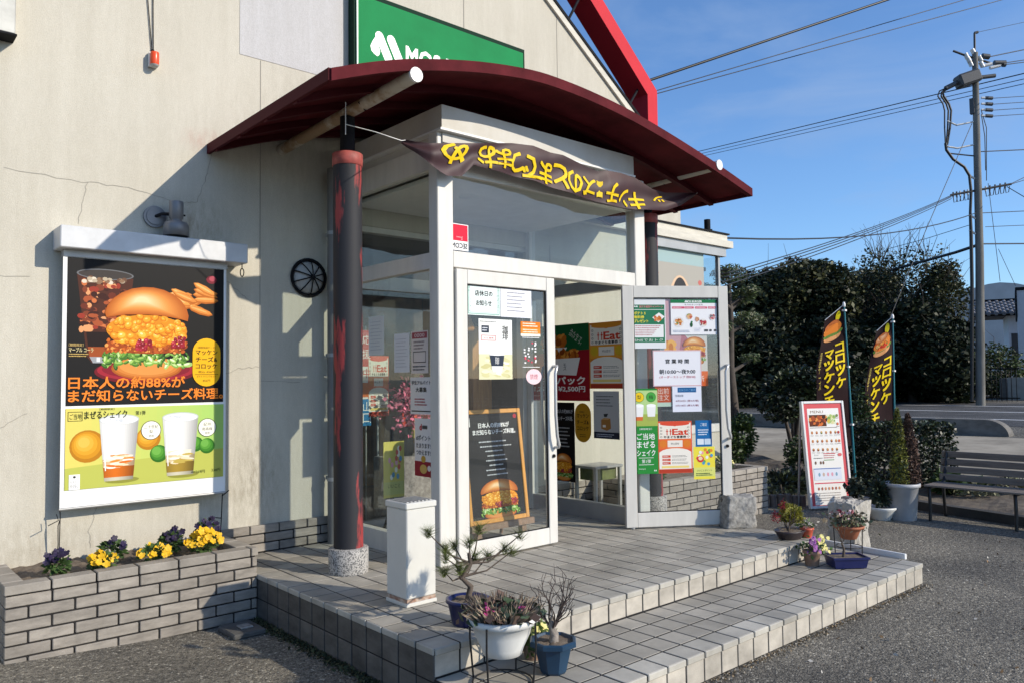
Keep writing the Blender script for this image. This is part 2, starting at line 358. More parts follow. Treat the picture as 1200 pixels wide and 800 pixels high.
# ================================================================== SETTING
def wallmat(name, base, streak=0.065, spots=True):
    m = bpy.data.materials.new(name); m.use_nodes = True; n = m.node_tree.nodes; l = m.node_tree.links.new
    p = n['Principled BSDF']; p.inputs['Roughness'].default_value = 0.85; p.inputs['Specular IOR Level'].default_value = 0.25
    t = n.new('ShaderNodeTexCoord')
    def noise(scale, stretch, detail=6, rough=.6):
        mpn = n.new('ShaderNodeMapping'); mpn.inputs['Scale'].default_value = stretch; l(t.outputs['Object'], mpn.inputs[0])
        z = n.new('ShaderNodeTexNoise'); z.inputs['Scale'].default_value = scale; z.inputs['Detail'].default_value = detail; z.inputs['Roughness'].default_value = rough
        l(mpn.outputs[0], z.inputs['Vector']); return z.outputs[0]
    def ramp(src, p0, p1, c0, c1):
        r = n.new('ShaderNodeValToRGB'); r.color_ramp.elements[0].position = p0; r.color_ramp.elements[1].position = p1
        r.color_ramp.elements[0].color = (*c0, 1); r.color_ramp.elements[1].color = (*c1, 1); l(src, r.inputs[0]); return r.outputs[0]
    def mul(a, b, f=1):
        x = n.new('ShaderNodeMixRGB'); x.blend_type = 'MULTIPLY'; x.inputs[0].default_value = f; l(a, x.inputs[1]); l(b, x.inputs[2]); return x.outputs[0]
    c = ramp(noise(0.9, (1, 1, 1)), .3, .7, tuple(x*.93 for x in base), base)
    c = mul(c, ramp(noise(3.0, (2.2, 2.2, .22)), .35, .65, (1-streak*1.4, 1-streak*1.5, 1-streak*1.7), (1, 1, 1)))
    c = mul(c, ramp(noise(26, (1.6, 1.6, .5)), .3, .7, (.93, .93, .92), (1.0, 1, 1)))
    c = mul(c, ramp(noise(170, (1, 1, .6), 3), .35, .6, (.88, .88, .87), (1, 1, 1)))
    def stain(cx, cz, rx, rz, amt, col):
        mpn = n.new('ShaderNodeMapping'); mpn.inputs['Location'].default_value = (-cx/rx, 0, -cz/rz); mpn.inputs['Scale'].default_value = (1/rx, 0, 1/rz); l(t.outputs['Object'], mpn.inputs[0])
        ln = n.new('ShaderNodeVectorMath'); ln.operation = 'LENGTH'; l(mpn.outputs[0], ln.inputs[0])
        mr = n.new('ShaderNodeMapRange'); mr.inputs['From Min'].default_value = 1; mr.inputs['From Max'].default_value = 0; l(ln.outputs['Value'], mr.inputs['Value'])
        nn = noise(9, (2.5, 1, .8), 8, .7); rr = n.new('ShaderNodeMapRange'); rr.inputs['From Min'].default_value = .38; rr.inputs['From Max'].default_value = .68; rr.inputs['To Max'].default_value = amt; l(nn, rr.inputs['Value'])
        mm = n.new('ShaderNodeMath'); mm.operation = 'MULTIPLY'; l(mr.outputs[0], mm.inputs[0]); l(rr.outputs[0], mm.inputs[1])
        x = n.new('ShaderNodeMixRGB'); x.blend_type = 'MULTIPLY'; l(mm.outputs[0], x.inputs[0]); l(c, x.inputs[1]); x.inputs[2].default_value = (*col, 1); return x.outputs[0]
    if spots:
        for q in ((.02, 2.78, .42, .28, .9, (.45, .40, .33)), (.52, .85, .30, .55, .9, (.42, .38, .32)), (.15, .70, .30, .30, .6, (.5, .45, .38)), (-1.0, .55, .8, .25, .7, (.55, .5, .42)), (.15, 3.42, .25, .12, .8, (.75, .40, .36)), (-1.2, 1.3, .5, .5, .35, (.6, .55, .5)), (.9, 3.6, .9, .7, .5, (.6, .56, .5)), (3.4, 4.2, .5, .9, .45, (.6, .56, .5))): c = stain(*q)
    l(c, p.inputs['Base Color'])
    b = n.new('ShaderNodeBump'); b.inputs['Strength'].default_value = .5; b.inputs['Distance'].default_value = .004
    l(noise(150, (1, 1, .7), 4), b.inputs['Height']); l(b.outputs[0], p.inputs['Normal'])
    MATS[name] = m; return m
M_wall = wallmat('stucco_cream', (0.60, 0.565, 0.48))
M_patch = wallmat('repainted_patch', (0.56, 0.55, 0.55), .05)
M_trim = mat('cream_trim', (.55, .52, .44), .7, var=.12, vscale=5, stretch=(1, 1, 4))
M_dark = mat('dark_metal', (.014, .014, .016), .8, var=.3, vscale=9, spec=.12)
M_alu = mat('off_white_aluminium', (.62, .60, .55), .38, var=.07, vscale=3.5, stretch=(3, 3, .6), bump=.03, bscale=40)
M_alug = mat('grey_aluminium', (.36, .36, .35), .4, .3, var=.1, vscale=4)
M_white = mat('white_paint', (.74, .74, .72), .4, var=.05, vscale=3)
M_grout = mat('dark_grout', (.016, .015, .015), .95, var=.3, vscale=20)
M_crack = mat('crack', (.30, .28, .24), .95)
GL = glassmat('window_glass', dirt=.015)
GLD = glassmat('door_glass', (.95, .97, .965), dirt=.02)

def asphalt(name, a, b, spec=.5):
    m = bpy.data.materials.new(name); m.use_nodes = True; n = m.node_tree.nodes; l = m.node_tree.links.new
    p = n['Principled BSDF']; p.inputs['Roughness'].default_value = .88; p.inputs['Specular IOR Level'].default_value = .3
    t = n.new('ShaderNodeTexCoord')
    v = n.new('ShaderNodeTexVoronoi'); v.inputs['Scale'].default_value = 95; l(t.outputs['Object'], v.inputs['Vector'])
    r = n.new('ShaderNodeValToRGB'); e = r.color_ramp.elements
    e[0].position = 0.0; e[0].color = (*[x*.42 for x in a], 1); e[1].position = 1; e[1].color = (*b, 1)
    k = e.new(.5); k.color = (*a, 1); k = e.new(.93); k.color = (*[x*1.25 for x in a], 1)
    sp = n.new('ShaderNodeSeparateColor'); l(v.outputs['Color'], sp.inputs[0]); l(sp.outputs[0], r.inputs[0])
    z = n.new('ShaderNodeTexNoise'); z.inputs['Scale'].default_value = 1.1; z.inputs['Detail'].default_value = 7; l(t.outputs['Object'], z.inputs['Vector'])
    r2 = n.new('ShaderNodeValToRGB'); r2.color_ramp.elements[0].position = .3; r2.color_ramp.elements[1].position = .72
    r2.color_ramp.elements[0].color = (.58, .58, .58, 1); r2.color_ramp.elements[1].color = (1.28, 1.25, 1.17, 1); l(z.outputs[0], r2.inputs[0])
    x = n.new('ShaderNodeMixRGB'); x.blend_type = 'MULTIPLY'; x.inputs[0].default_value = 1; l(r.outputs[0], x.inputs[1]); l(r2.outputs[0], x.inputs[2])
    z3 = n.new('ShaderNodeTexNoise'); z3.inputs['Scale'].default_value = 30; z3.inputs['Detail'].default_value = 5; l(t.outputs['Object'], z3.inputs['Vector'])
    r3 = n.new('ShaderNodeValToRGB'); r3.color_ramp.elements[0].position = .35; r3.color_ramp.elements[1].position = .62
    r3.color_ramp.elements[0].color = (.55, .55, .56, 1); r3.color_ramp.elements[1].color = (1.1, 1.1, 1.08, 1); l(z3.outputs[0], r3.inputs[0])
    y = n.new('ShaderNodeMixRGB'); y.blend_type = 'MULTIPLY'; y.inputs[0].default_value = .8; l(x.outputs[0], y.inputs[1]); l(r3.outputs[0], y.inputs[2])
    l(y.outputs[0], p.inputs['Base Color'])
    bn = n.new('ShaderNodeBump'); bn.inputs['Strength'].default_value = .9; bn.inputs['Distance'].default_value = .012
    ad = n.new('ShaderNodeMath'); ad.operation = 'ADD'; l(z3.outputs[0], ad.inputs[0])
    mm = n.new('ShaderNodeMath'); mm.operation = 'MULTIPLY'; mm.inputs[1].default_value = -.5; l(v.outputs['Distance'], mm.inputs[0]); l(mm.outputs[0], ad.inputs[1])
    l(ad.outputs[0], bn.inputs['Height']); l(bn.outputs[0], p.inputs['Normal']); MATS[name] = m; return m
M_asph = asphalt('coarse_asphalt', (.190, .176, .150), (.54, .51, .44))
M_road = asphalt('road_asphalt', (.11, .11, .112), (.2, .2, .195))
M_walk = mat('pale_paving', (.34, .30, .235), .95, var=.3, vscale=1.3, bump=.25, bscale=50, spec=.1)

# ground profile across the street direction (runs along Y)
PROF = [(-400, .6), (-6, .20), (-2, .14), (0.6, .062), (1.85, 0.0), (2.3, 0), (10.5, 0), (11.8, .14), (13, .27), (17, .37), (17.4, .38), (18.6, .58), (26.5, .70), (30, .76), (60, .9), (900, 4)]
def gz(x):
    for (a, za), (b, zb) in zip(PROF, PROF[1:]):
        if a <= x <= b: return za+(zb-za)*(x-a)/(b-a)
    return 0
def strip(name, xs, y0, y1, m, dz=0):
    mb = MB(); ys = [y0, -6, 2, 10, 30, y1] if y0 < -10 else [y0, y1]
    for a, b in zip(xs, xs[1:]):
        for c, d in zip(ys, ys[1:]):
            mb.quad((a, c, gz(a)+dz), (b, c, gz(b)+dz), (b, d, gz(b)+dz), (a, d, gz(a)+dz), m)
    return struct(mb.build(name))
strip('ground', [p[0] for p in PROF], -900, 1600, M_asph)
strip('sidewalk', [11.8, 13, 17], -120, 200, M_walk, .006)
strip('road', [18.2, 18.6, 26.5], -300, 500, M_road, .006)
M_line = mat('road_paint', (.72, .72, .70), .6, var=.15, vscale=6)
for nm, x in (('road_edge_line', 19.15), ('road_centre_line', 21.9), ('road_far_line', 24.6)):
    strip(nm, [x, x+.15], -120, 200, M_line, .012)

# distant hill, air haze put into its bluish colour
hp = [at(x, y, 1500) for x, y in ((500, 400), (900, 372), (1040, 350), (1110, 346), (1140, 338), (1158, 333), (1172, 331), (1190, 332), (1215, 337), (1260, 345), (1400, 352), (1700, 400))]
mb = MB(); MH = mat('hazed_forest_hill', (.11, .155, .215), .95, var=.12, vscale=.02, spec=0)
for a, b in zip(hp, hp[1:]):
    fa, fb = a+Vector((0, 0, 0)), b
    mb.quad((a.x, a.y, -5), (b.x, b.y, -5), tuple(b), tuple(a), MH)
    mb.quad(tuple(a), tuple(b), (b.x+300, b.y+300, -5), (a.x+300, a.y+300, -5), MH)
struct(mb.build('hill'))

# ------------------------------------------------------------------ restaurant building
YW = 5.9
bld = thing('restaurant_building', 'cream stucco gabled restaurant with a flat-roofed glazed annex at its right', 'building', (2.0, YW, 0))
def B(mb, name, label=None):      # world-space mesh -> child of the building
    mb.v = [(x-2.0, y-YW, z) for x, y, z in mb.v]
    if name in ('panel_joint', 'plinth_backing', 'window_frame', 'wire_insulator', 'vent_pipe', 'inner_door_frame', 'interior_wall', 'rear_wall', 'cornice'): return each(mb, name, bld)
    return mb.build(name, bld, label=label)
gl = lambda x: 5.62-.70*(x-5.88)      # gable wall edge, under the roof
apx, apz = 2.2, gl(2.2)
m = MB()
m.prism([(-4, -.3), (3.40, -.3), (3.40, gl(3.40)), (apx, apz), (-4, apz-.7*(apx+4))], YW, YW+.15, M_wall)
m.prism([(3.40, 2.95), (5.42, 2.95), (5.42, gl(5.42)), (3.40, gl(3.40))], YW, YW+.15, M_wall)
m.prism([(5.42, -.1), (7.25, -.1), (7.25, gl(7.25)), (5.42, gl(5.42))], YW, YW+.15, M_wall)
m.prism([(7.25, 3.40), (8.05, 3.40), (8.05, gl(8.05)), (7.25, gl(7.25))], YW, YW+.15, M_wall)
B(m, 'gable_wall')
m = MB(); m.box((-4, YW+.15, -.3), (-3.85, 13, 4), M_wall); m.box((8.0, YW+.152, 3.4), (8.05, 13, 4.1), M_wall); m.box((-4, 13, -.3), (9, 13.15, 8), M_wall); B(m, 'rear_wall')
d = Vector((1, 0, -.70)).normalized(); nrm = Vector((.70, 0, 1)).normalized()
a = Vector((apx, 0, apz)); b = Vector((8.35, 0, gl(8.35)))
m = MB(); q = nrm*.07
m.prism([(a.x, a.z-.07), (b.x, b.z-.07), (b.x, b.z+.02), (a.x, a.z+.02)], YW-.03, YW-.002, M_trim); B(m, 'barge_board')
m = MB(); m.prism([(a.x, a.z+.021), (b.x, b.z+.021), (b.x, b.z+.06), (a.x, a.z+.06), (-4.3, apz-.7*(apx+4.3)+.06), (-4.3, apz-.7*(apx+4.3)+.021)], YW-.04, 13.2, M_dark); B(m, 'roof')
m = MB(); m.box((2.393, YW-.004, 4.168), (3.30, YW-.001, 6.5), M_patch); B(m, 'wall_patch', 'pale grey repainted patch on the cream wall')
m = MB(); m.box((2.561, YW-.003, .5), (2.566, YW-.0005, 4.16), M_crack); m.box((4.62, YW-.003, 4.9), (4.627, YW-.0005, 6.3), M_crack); m.box((5.9, YW-.003, 3.6), (5.905, YW-.0005, 5.6), M_crack)
m.box((5.745, YW-.003, .5), (5.752, YW-.0005, 3), M_crack)
B(m, 'panel_joint')
def crack(pts, seed=1):
    g = random.Random(seed); P = []
    for (x0, z0), (x1, z1) in zip(pts, pts[1:]):
        for i in range(6): P.append((x0+(x1-x0)*i/6+g.uniform(-.008, .008), z0+(z1-z0)*i/6+g.uniform(-.008, .008)))
    P.append(pts[-1]); m = MB()
    for (x0, z0), (x1, z1) in zip(P, P[1:]):
        t = Vector((z0-z1, x1-x0)).normalized()*(.0012+.0012*g.random())
        m.quad((x0-t.x, YW-.002, z0-t.y), (x1-t.x, YW-.002, z1-t.y), (x1+t.x, YW-.002, z1+t.y), (x0+t.x, YW-.002, z0+t.y), M_crack)
    B(m, 'crack')
crack([(.85, 3.0), (1.3, 2.985), (1.6, 2.99), (1.95, 2.93), (2.07, 2.95), (2.14, 3.15), (2.18, 3.34)], 1)
crack([(1.33, 2.98), (1.30, 2.83), (1.28, 2.69)], 2); crack([(.6, 2.29), (1.0, 2.31)], 3); crack([(1.42, .78), (1.37, .62), (1.38, .5)], 4)
crack([(2.3, 2.37), (2.42, 2.28), (2.46, 2.25)], 5); crack([(.85, 1.33), (1.0, 1.42)], 6); crack([(2.57, 1.62), (2.9, 1.60)], 7); crack([(2.26, 1.66), (2.4, 1.71), (2.56, 1.72)], 8)

# bricks -----------------------------------------------------------
M_brick = mat('grey_brick', (.268, .242, .208), .85, var=.22, vscale=9, stretch=(1, 1, 3), rand=.17, bump=.25, bscale=90, coord='World', spec=.25)
M_cap = mat('grey_cap_brick', (.31, .282, .243), .85, var=.2, vscale=7, rand=.12, bump=.2, bscale=90, coord='World', spec=.25)
BL, BH, JT = .227, .060, .010
_bm = {}
def brick_mesh(lx, ly, lz, m=None):
    k = (round(lx, 3), round(ly, 3), round(lz, 3), m.name if m else '')
    if k not in _bm: _bm[k] = MB().cbox((0, 0, 0), (lx, ly, lz), m or M_brick, .004).mesh('brick')
    return _bm[k]
def brick_run(parent, org, o, along, x0, x1, z0, courses, depth=.055, lx=BL, lz=BH, m=None, name='brick', phase=0, top=None):
    """courses of bricks along +x ('x') or +y ('y') from o; org = parent's world origin"""
    for c in range(courses):
        off = (lx+JT)/2 if (c+phase) % 2 else 0
        x = x0-off
        while x < x1-.02:
            a, b = max(x, x0), min(x+lx, x1)
            if b-a > .03:
                g = rnd.uniform(-.0015, .0015)
                if along == 'x': ob = link(name, brick_mesh(b-a, depth, lz, m), parent); ob.location = (a-org[0], o[1]+g-org[1], z0+c*(lz+JT)-org[2])
                else: ob = link(name, brick_mesh(depth, b-a, lz, m), parent); ob.location = (o[0]+g-org[0], a-org[1], z0+c*(lz+JT)-org[2])
            x += lx+JT
bo = (2.0, YW, 0)
# brick plinth on the building wall above the tiled platform, left and right of the vestibule
m = MB(); m.box((2.24, YW-.035, .30), (3.38, YW-.0005, .50), M_grout); m.box((5.49, YW-.035, .0), (7.2, YW-.0005, .50), M_grout); B(m, 'plinth_backing')
brick_run(bld, bo, (0, YW-.045, 0), 'x', 2.24, 3.38, .303, 3, .04)
brick_run(bld, bo, (0, YW-.045, 0), 'x', 5.49, 7.2, .303, 3, .04)

# annex -------------------------------------------------------------
m = MB(); m.box((5.6, YW-.05, 3.39), (9.0, 10, 3.475), M_trim); m.box((5.6, YW-.10, 3.30), (9.06, 10, 3.389), M_trim); m.box((5.6, YW-.07, 3.476), (9.03, 10, 3.495), M_dark); B(m, 'cornice')
m = MB(); m.box((7.251, YW-.06, 3.18), (8.95, YW+.02, 3.298), M_alug); m.box((7.251, YW-.04, .90), (8.9, YW+.06, 1.0), M_alu); m.box((7.251, YW-.02, .0), (8.85, YW+.1, .90), M_wall); m.box((8.85, YW-.02, 0), (8.9, 9.9, .9), M_wall)
m.box((8.82, YW-.02, 1.0), (8.86, YW+.03, 3.18), M_alug); m.box((7.251, YW-.03, 1.0), (7.33, YW+.03, 3.18), M_alu)
B(m, 'window_frame')
m = MB(); m.box((7.33, YW, 1.0), (8.82, YW+.006, 3.18), GL); B(m, 'window_pane')
m = MB(); m.box((8.84, YW+.03, 1.0), (8.846, 9.8, 3.18), GL); B(m, 'window_pane')
m = MB(); m.tube([(8.77, 6.0, 3.49), (8.77, 6.0, 3.68)], .042, M_dark, 12); m.tube([(8.85, 6.0, 3.49), (8.85, 6.0, 3.56)], .02, M_dark, 8); B(m, 'vent_pipe')
m = MB()
for i in range(3): m.tube([(8.88, YW+.04, 3.0-.05*i), (9.02, YW-.05, 3.02-.05*i)], .012, M_dark, 6)
B(m, 'wire_insulator')
# interior ------------------------------------------------------------
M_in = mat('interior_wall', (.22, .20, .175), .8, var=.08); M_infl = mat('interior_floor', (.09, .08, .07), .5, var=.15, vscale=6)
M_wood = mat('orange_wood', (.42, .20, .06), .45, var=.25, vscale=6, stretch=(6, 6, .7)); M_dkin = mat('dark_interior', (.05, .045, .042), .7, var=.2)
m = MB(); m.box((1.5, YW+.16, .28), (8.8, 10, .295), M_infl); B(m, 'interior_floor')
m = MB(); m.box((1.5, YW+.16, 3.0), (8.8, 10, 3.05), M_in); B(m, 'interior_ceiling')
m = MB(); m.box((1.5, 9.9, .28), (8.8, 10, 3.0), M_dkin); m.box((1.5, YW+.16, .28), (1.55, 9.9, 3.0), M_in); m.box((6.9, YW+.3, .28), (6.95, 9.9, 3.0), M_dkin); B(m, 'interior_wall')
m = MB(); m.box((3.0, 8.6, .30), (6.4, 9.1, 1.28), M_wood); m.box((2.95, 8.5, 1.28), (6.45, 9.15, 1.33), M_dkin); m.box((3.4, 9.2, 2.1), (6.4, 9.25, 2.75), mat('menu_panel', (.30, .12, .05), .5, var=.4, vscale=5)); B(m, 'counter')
m = MB(); m.box((5.05, 6.35, .30), (5.30, 6.5, 2.15), M_wood); m.lathe([(0.001, 0), (.16, .0), (.17, .03), (.1, .22), (.02, .26)], M_wood, 16, (4.95, 6.45, 2.1)); B(m, 'wood_screen')
# shop front behind the vestibule
sf = MB(); sf.box((3.40, YW+.02, 2.40), (5.42, YW+.11, 2.52), M_alu); sf.box((3.40, YW+.02, .30), (3.46, YW+.11, 2.40), M_alu); sf.box((5.36, YW+.02, .30), (5.42, YW+.11, 2.40), M_alu)
sf.box((4.36, YW+.03, .30), (4.43, YW+.09, 2.40), M_alu); sf.box((3.40, YW+.02, 2.9), (5.42, YW+.11, 2.95), M_alu); sf.box((3.46, YW+.03, .30), (4.36, YW+.09, .40), M_alug)
B(sf, 'inner_door_frame')
m = MB(); m.box((3.46, YW+.06, .40), (4.36, YW+.066, 2.40), GL); B(m, 'inner_door_glass')
m = MB(); m.box((3.40, YW+.06, 2.52), (5.42, YW+.066, 2.90), GL); B(m, 'inner_transom_glass')

# small wall fixtures -----------------------------------------------------
t = thing('beacon_lamp', 'small orange cylindrical beacon lamp on the cream wall', 'lamp', (1.745, YW-.06, 3.94))
MB().lathe([(.028, -.045), (.03, -.04), (.03, .04), (.028, .045), (.001, .046)], mat('orange_plastic', (.75, .07, .01), .3), 16).build('lens', t)
m = MB(); m.lathe([(.001, -.062), (.022, -.06), (.03, -.046)], mat('grey_plastic', (.45, .44, .42), .5), 16); m.box((-.03, .02, -.05), (.03, .058, .05), M_white); m.build('mount', t)
w_ = MB(); w_.tube([(-.005, .05, .062), (-.02, .05, .25), (-.06, .05, .7), (-.07, .05, 1.2)], .0035, M_dark, 5); w_.tube([(.005, .05, .062), (.0, .05, .4), (.0, .05, 1.2)], .0035, M_dark, 5); w_.lathe([(.012, .05), (.012, .08), (.001, .085)], M_dark, 8, (0, .05, 0)); each(w_, 'cable', t)
t = thing('junction_box', 'weathered grey metal box at the top left of the wall', 'box', (.60, YW-.14, 3.83))
MB().cbox((-.35, 0, .012), (.275, .14, .75), mat('weathered_zinc', (.42, .42, .39), .55, .2, var=.2, vscale=5), .006).build('cover', t); MB().box((-.35, -.008, 0), (.283, .14, .0115), M_dark).build('lip', t)
t = thing('spotlight', 'grey adjustable spotlight on a round wall plate above the banner', 'lamp', (1.77, YW, 2.80))
MG = mat('grey_cast_metal', (.20, .20, .205), .45, .3, var=.1)
m = MB(); m.tube([(0, 0, 0), (0, -.022, 0)], .078, MG, 24); m.tube([(0, -.022, 0), (0, -.03, 0)], .06, MG, 24); m.build('wall_plate', t)
m = MB(); m.tube([(0, -.02, .0), (.03, -.07, .015), (.07, -.12, .01)], .012, M_dark, 8); m.tube([(.07, -.12, .02), (.175, -.13, .01)], .007, M_dark, 6); m.build('arm', t)
m = MB(); c0 = (.105, -.15, 0)
m.lathe([(.001, .10), (.046, .10), (.048, .095), (.048, -.02), (.038, -.03), (.038, -.045), (.075, -.052), (.085, -.075), (.087, -.15), (.080, -.15), (.078, -.08), (.001, -.07)], MG, 24, c0); m.build('lamp_head', t)
t = thing('caged_wall_lamp', 'round black wire-caged lamp on the shaded wall beside the column', 'lamp', (2.975, YW, 2.45))
m = MB(); ring = [(.148*math.cos(a), -.012, .148*math.sin(a)) for a in [2*math.pi*i/24 for i in range(25)]]; m.tube(ring, .014, M_dark, 6)
for i in range(5):
    a = math.pi*i/5+.3; P = []
    for k in range(11):
        b_ = math.pi*k/10; P.append((.148*math.cos(b_)*math.cos(a), -.012-.075*math.sin(b_), .148*math.cos(b_)*math.sin(a)))
    m.tube(P, .0055, M_dark, 5)
m.tube([(0, -.08, 0), (0, -.095, 0)], .016, M_dark, 8); m.build('cage', t)
m = MB(); m.lathe([(.135, 0), (.125, .03), (.09, .052), (.05, .062), (.001, .065)], mat('milky_lens', (.42, .42, .40), .35), 20)
m.v = [(x, -z, y) for x, y, z in m.v]; m.build('lens', t)

# green sign -------------------------------------------------------------
M_green = mat('sign_green', (.006, .21, .062), .6, var=.12, vscale=2, spec=.1)
t = thing('shop_sign', 'green lightbox shop sign with a white M logo above the canopy', 'sign', (3.37, 5.8, 4.29))
MB().box((-.02, 0, -.02), (1.96, .095, .68), mat('sign_dark_green', (.008, .03, .018), .7, spec=.1)).build('case', t)
MB().box((.012, -.012, .01), (1.93, -.0005, .635), M_green).build('face', t)
MB().box((0.0, -.016, .01), (.0115, -.001, .645), mat('sign_edge', (.30, .50, .42), .3)).build('edge_strip', t)
S = Sheet(1.94, .66); MWs = mat('sign_white', (.80, .80, .79), .35); 
def Pm(x, z): return (x/1.94, z/.66)
def capsule(x0, z0, x1, z1, r):
    dx, dz = x1-x0, z1-z0; L_ = math.hypot(dx, dz); a0 = math.atan2(dz, dx); pts = []
    for i in range(9): a = a0-math.pi/2+math.pi*i/8; pts.append(Pm(x1+r*math.cos(a), z1+r*math.sin(a)))
    for i in range(9): a = a0+math.pi/2+math.pi*i/8; pts.append(Pm(x0+r*math.cos(a), z0+r*math.sin(a)))
    S.poly(pts, MWs, 24)
capsule(.225, .325, .315, .15, .042); capsule(.345, .325, .435, .15, .042)
S.poly([Pm(x, z) for x, z in ((.188, .315), (.155, .262), (.135, .215), (.143, .178), (.17, .155), (.205, .14), (.224, .16), (.232, .19))], MWs, 24)
S.text('MOS BURGER', .505/1.94, .150/.66, .165/.66, MWs, 24, bold=.028, width=1.15/1.94)
S.mb.build('lettering', t)

# red steel frame -----------------------------------------------------------
M_red = mat('red_steel', (.56, .030, .042), .6, var=.08, vscale=2, spec=.12)
t = thing('red_roof_frame', 'red steel box beam following the roof slope beside the gable', 'beam', (7.75, 6.1, 4.3))
def W(mb, t): 
    o = t.location; mb.v = [(x-o[0], y-o[1], z-o[2]) for x, y, z in mb.v]; return mb
ix, iz, ox, oz = 7.70, 5.149, 7.891, 5.237
up = Vector((-.755, .655)); k = 3.2
m = MB(); m.prism([(ix, 4.32), (ox, 4.32), (ox, oz), (ox+up.x*k, oz+up.y*k), (ix+up.x*k, iz+up.y*k), (ix, iz)], 6.1, 6.40, M_red); W(m, t).build('beam', t)
m = MB()
for s_ in (.10, 1.45):
    x, z = ix+up.x*s_, iz+up.y*s_; xe = x-.52; m.tube([(x, 6.2, z), (xe, YW+.05, gl(xe)+.02)], .016, M_dark, 6)
m.tube([(7.8, 6.25, 4.33), (7.8, 6.25, gl(7.8)-.05)], .03, M_dark, 6); each(W(m, t), 'bracket', t)

# ------------------------------------------------------------------ entrance canopy
M_can = mat('canopy_red', (.095, .013, .017), .75, var=.35, vscale=3, spec=.08); M_candk = mat('canopy_rib_red', (.07, .010, .014), .7, spec=.1)
TOP = [(2.155, 3.40), (2.456, 3.517), (2.767, 3.615), (3.25, 3.725), (3.72, 3.79), (4.06, 3.797), (4.43, 3.777), (4.84, 3.732), (5.28, 3.659), (5.76, 3.565), (6.15, 3.479), (6.575, 3.375)]
def smooth_prof(P, n=4):
    out = []
    for i in range(len(P)-1):
        p0, p1, p2, p3 = P[max(i-1, 0)], P[i], P[i+1], P[min(i+2, len(P)-1)]
        for k in range(n):
            u = k/n; f = lambda a, b, c, d: .5*(2*b+(c-a)*u+(2*a-5*b+4*c-d)*u*u+(3*b-a-3*c+d)*u**3)
            out.append((f(p0[0], p1[0], p2[0], p3[0]), f(p0[1], p1[1], p2[1], p3[1])))
    return out+[P[-1]]
TP = smooth_prof(TOP)
can = thing('entrance_canopy', 'dark red arched sheet-metal canopy over the entrance', 'canopy', (4.37, 4.0, 3.3))
def arc_strip(mb, y0, y1, dz0, dz1, m, i0=0, i1=None):
    T = TP[i0:i1]; n = len(T)
    vs = []
    for (x, z) in T: vs += [(x, y0, z+dz0), (x, y1, z+dz0), (x, y1, z+dz1), (x, y0, z+dz1)]
    fs = []
    for i in range(n-1):
        a = 4*i; b = a+4
        fs += [(a, b, b+1, a+1), (a+2, b+2, b+3, a+3), (a, a+3, b+3, b), (a+1, b+1, b+2, a+2)]
    fs += [(0, 1, 2, 3), (4*n-4, 4*n-1, 4*n-2, 4*n-3)]
    mb.add(vs, fs, m); return mb
W(arc_strip(MB(), 4.0, YW, -.035, -.005, M_can), can).build('roof_sheet', can)
W(arc_strip(MB(), 3.985, 4.03, -.075, .0, M_can), can).build('front_rim', can)
for y in (4.42, 4.85, 5.3, 5.72): W(arc_strip(MB(), y, y+.05, -.085, -.034, M_candk, 0 if y != 4.42 else 0, None), can).build('rib', can)
m = MB(); 
for i in (0, len(TP)-1):
    x, z = TP[i]; m.box((x-.012, 4.0, z-.07), (x+.012, YW, z+.004), M_candk)
each(W(m, can), 'side_rim', can)
M_pipe = mat('rusty_white_pipe', (.50, .47, .40), .6, var=0, col2=(.26, .17, .09), vscale=2.6, detail=7)
M_pipe.node_tree.nodes['Color Ramp'].color_ramp.elements[0].position = .48; M_pipe.node_tree.nodes['Color Ramp'].color_ramp.elements[1].position = .58
for x in (2.74, 6.03):
    m = MB(); m.tube([(x, 3.99, 3.505), (x, YW, 3.47)], .043, M_pipe, 16, caps=False); W(m, can).build('support_pipe', can)
    m = MB(); m.lathe([(.001, 0), (.047, 0), (.047, .02), (.001, .021)], M_white, 16, smooth=False); m.v = [(x+a, 3.985-c+.012, 3.505+b) for a, b, c in m.v]; W(m, can).build('pipe_cap', can)
    m = MB(); m.tube([(x, 4.60, 3.53), (x-.05, 4.6, 3.49), (x, 4.6, 3.445), (x+.05, 4.6, 3.49), (x, 4.6, 3.54)], .004, M_dark, 5); W(m, can).build('wire_loop', can)

# columns
M_col = mat('peeling_black_paint', (.012, .013, .018), .7, col2=(.30, .035, .035), vscale=4.5, detail=8, stretch=(1.8, 1.8, .28), bump=.06, bscale=20)
_r = M_col.node_tree.nodes['Color Ramp'].color_ramp; _r.elements[0].position = .545; _r.elements[1].position = .60
M_terr = mat('terrazzo', (.10, .10, .10), .8, bump=.2, bscale=120, col2=(.40, .385, .36), vscale=95, detail=2); _r = M_terr.node_tree.nodes['Color Ramp'].color_ramp; _r.elements[0].position = .42; _r.elements[1].position = .52
M_redc = mat('red_collar', (.34, .075, .065), .6, var=.35, vscale=14)
for x, lab in ((2.73, 'peeling black and red painted column on a terrazzo base left of the doors'), (6.03, 'dark column with a red collar behind the open door')):
    t = thing('column', lab, 'column', (x, 4.82, .30), group='canopy columns')
    MB().lathe([(.133, 0), (.135, .005), (.135, .165), (.13, .17), (.09, .171)], M_terr, 32).build('base', t)
    MB().lathe([(.10, .1715), (.10, 2.80)], M_col, 28).build('shaft', t)
    MB().lathe([(.10, 2.80), (.106, 2.802), (.106, 2.885), (.10, 2.89), (.05, 2.892)], M_redc, 28).build('collar', t)
    MB().lathe([(.052, 2.89), (.052, 3.15)], M_dark, 18).build('neck', t)
t = thing('downpipe', 'grey downpipe in the shaded corner behind the column', 'pipe', (3.13, 5.76, .30))
